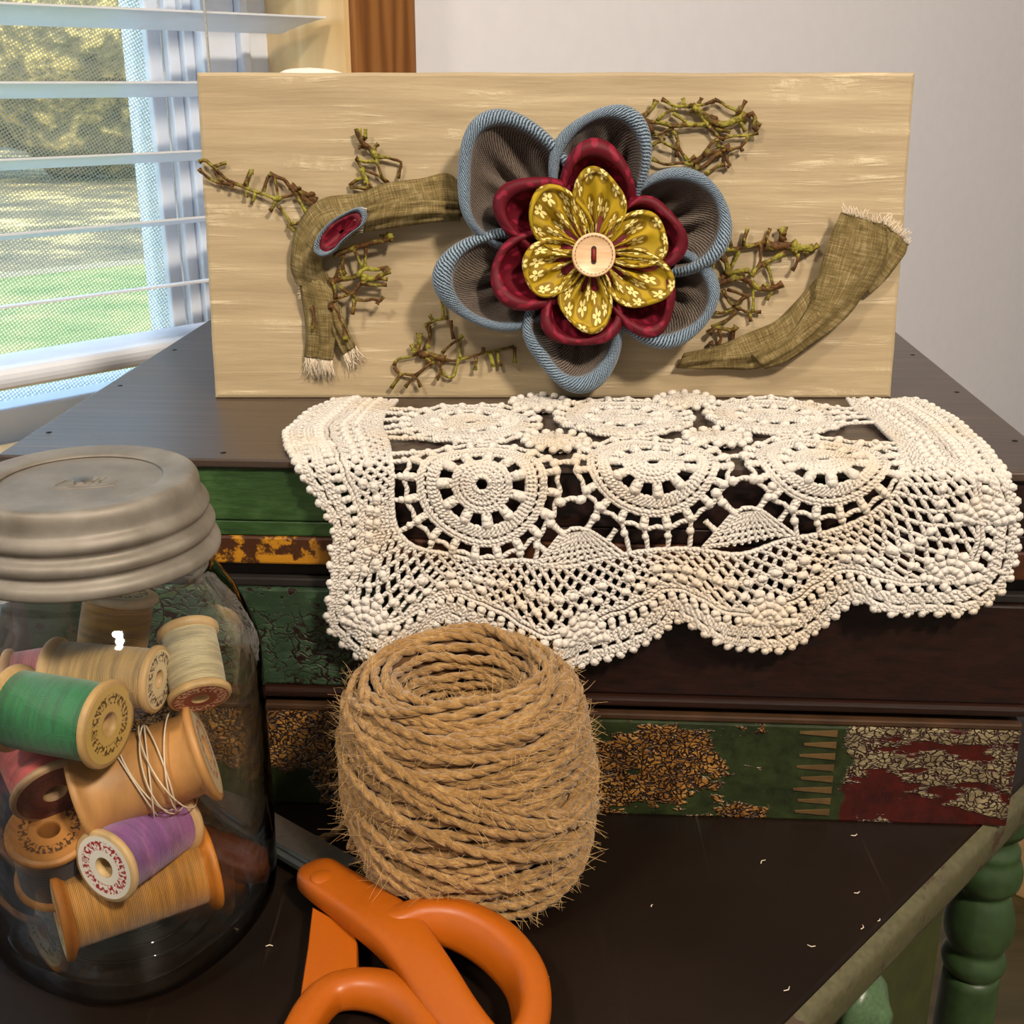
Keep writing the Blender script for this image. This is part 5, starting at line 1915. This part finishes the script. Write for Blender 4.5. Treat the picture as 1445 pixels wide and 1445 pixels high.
def spool(label, pc, Y, ax, L, R, tcol, wcol=(196, 146, 84), tr_=None, rc=None, lab=((214, 190, 140), (70, 50, 30)), flange=.0028, wisps=0):
    cto = -ray(*pc)
    cto /= np.linalg.norm(cto)
    crt = np.cross(CUP, cto)
    crt /= np.linalg.norm(crt)
    cup = np.cross(cto, crt)
    a = crt * ax[0] + cup * ax[1] + cto * ax[2]
    a /= np.linalg.norm(a)
    c = onplane(pc[0], pc[1], [0, Y, 0], np.array([0, 1.0, 0]))
    rc = rc or R * .62
    x_ = np.cross(a, [0, 0, 1.0]) if abs(a[2]) < .9 else np.cross(a, [1.0, 0, 0])
    x_ /= np.linalg.norm(x_)
    y_ = np.cross(a, x_)
    A = np.array([x_, y_, a])
    # keep the whole spool inside the glass
    th = np.linspace(0, 2 * PI, 24)
    for it in range(60):
        pts = np.concatenate([c + s_ * a * L / 2 + R * (np.cos(th)[:, None] * x_ + np.sin(th)[:, None] * y_) for s_ in (-1, 1)])
        d = pts[:, :2] - JA[:2]
        r = np.hypot(d[:, 0], d[:, 1])
        z0 = pts[:, 2].min()
        if r.max() <= MAXR and z0 >= .0085:
            break
        if r.max() > MAXR:
            v = JA[:2] - c[:2]
            w = d[r.argmax()]
            c = c - np.r_[w / np.linalg.norm(w) * .0007, 0]
        if z0 < .0085:
            c = c + np.array([0, 0, .0006])
    root = empty('thread_spool', c - ZA * 0, label, 'spool', 'thread spools in the jar')
    h = L / 2
    rh = R * .26
    prof = [(rh, -h), (R * .96, -h), (R, -h + .0006), (R, -h + flange * .7), (R * .93, -h + flange), (rc, -h + flange + (R - rc) * .55), (rc, h - flange - (R - rc) * .55), (R * .93, h - flange), (R, h - flange * .7), (R, h - .0006), (R * .96, h), (rh, h), (rh * .95, h - .002), (rh * .95, -h + .002)]
    MB().lathe(prof, 40, c, A, closed=True).build('wooden_core', wood(wcol), root)
    if tcol is not None:
        t_ = tr_ or R * .88
        e = h - flange * .9
        tp = [(rc * .9, -e - .0004), (t_ * .97, -e + .0002), (t_, -e + .002), (t_ * 1.015, 0), (t_, e - .002), (t_ * .97, e - .0002), (rc * .9, e + .0004)]
        MB().lathe(spline(np.array(tp), 4), 40, c, A).build('thread', thread_mat(tcol), root)
    for s_ in (-1, 1):
        Aa = np.array([x_, y_ * s_, a * s_])
        MB().lathe([(rh * 1.1, h + .00012), (R * .55, h + .00022), (R * .88, h + .00012)], 40, c, Aa).build('paper_label', label_mat(*lab), root)
    if wisps:
        wm_ = MB()
        for k in range(wisps):
            r0 = rc * 1.02 + .0006 + .0003 * k
            t = np.linspace(0, 2 * PI * 1.1, 50) + k
            z_ = (random.uniform(-.15, .3) + .10 * np.sin(t + k)) * L
            zz = np.clip(np.abs(z_) - (h - flange - (R - rc) * .55), 0, None)
            rr = r0 + zz * 1.5
            P = np.stack([rr * np.cos(t), rr * np.sin(t), z_], 1) @ A + c
            wm_.tube(P, .00028, 5)
        wm_.build('loose_thread', M_fray, root)
    return root


spool('spool of bright green thread at the front left of the jar', (54, 1022), .330, (.80, -.20, .56), .036, .0140, (24, 128, 66), (206, 166, 106), lab=((196, 164, 92), (90, 66, 26)))
spool('spool of pale tan thread lying above the large wooden spool', (148, 952), .352, (.90, -.12, .42), .037, .0110, (206, 168, 104), (214, 174, 116), lab=((222, 200, 156), (80, 60, 40)))
spool('large bare wooden spool with a few white thread wraps, mid jar', (207, 1090), .349, (.93, .30, .16), .042, .0178, None, (206, 150, 88), rc=.0140, lab=((220, 200, 160), (168, 26, 22)), wisps=7)
spool('upright cream spool with a maroon label at the right of the jar', (282, 937), .362, (.16, -.86, .42), .026, .0104, (226, 210, 166), (214, 178, 124), lab=((132, 30, 30), (226, 190, 160)))
spool('golden yellow spool standing topmost at the back of the jar', (162, 886), .378, (.12, .92, .25), .026, .0132, (214, 164, 70), (224, 206, 170))
spool('pink spool half hidden behind the green spool', (62, 950), .372, (.90, .10, .2), .032, .0120, (214, 120, 128), (206, 160, 110))
spool('coral red spool with a dark maroon label under the green spool', (46, 1068), .350, (.30, -.74, .58), .032, .0140, (222, 92, 84), (186, 150, 110), lab=((84, 30, 28), (50, 22, 20)))
spool('dark grey spool showing its wooden end ring, low at the left', (76, 1204), .342, (-.10, .55, .80), .028, .0140, (44, 44, 56), (196, 134, 66), lab=((178, 120, 58), (80, 50, 26)))
spool('purple thread spool with a red and white label near the bottom', (206, 1222), .327, (-.66, -.42, .60), .034, .0126, (148, 84, 158), (216, 180, 126), lab=((228, 222, 210), (160, 26, 40)))
spool('long gold-tan thread spool lying on the bottom of the jar', (188, 1288), .340, (-.95, -.24, .10), .052, .0158, (202, 142, 62), (206, 128, 44), rc=.0105, tr_=.0125)

# ---- lint on the table
lm = MB()
for (px, py) in [(1205, 1178), (1077, 1216), (1209, 1259), (920, 1278), (1216, 1308), (1240, 1298), (1145, 1334), (1110, 1395), (770, 1380), (380, 1335)]:
    p = onz(px, py, .0006)
    a = random.random() * 6
    d = np.array([math.cos(a), math.sin(a), 0])
    e = np.array([-d[1], d[0], 0])
    l = random.uniform(.0006, .0016)
    lm.tube([p - d * l, p + e * l * .5, p + d * l], .0002, 4)
o = lm.build('lint', M_fray)
tag(o, 'specks of pale lint scattered on the dark tabletop', 'lint', kind='stuff')
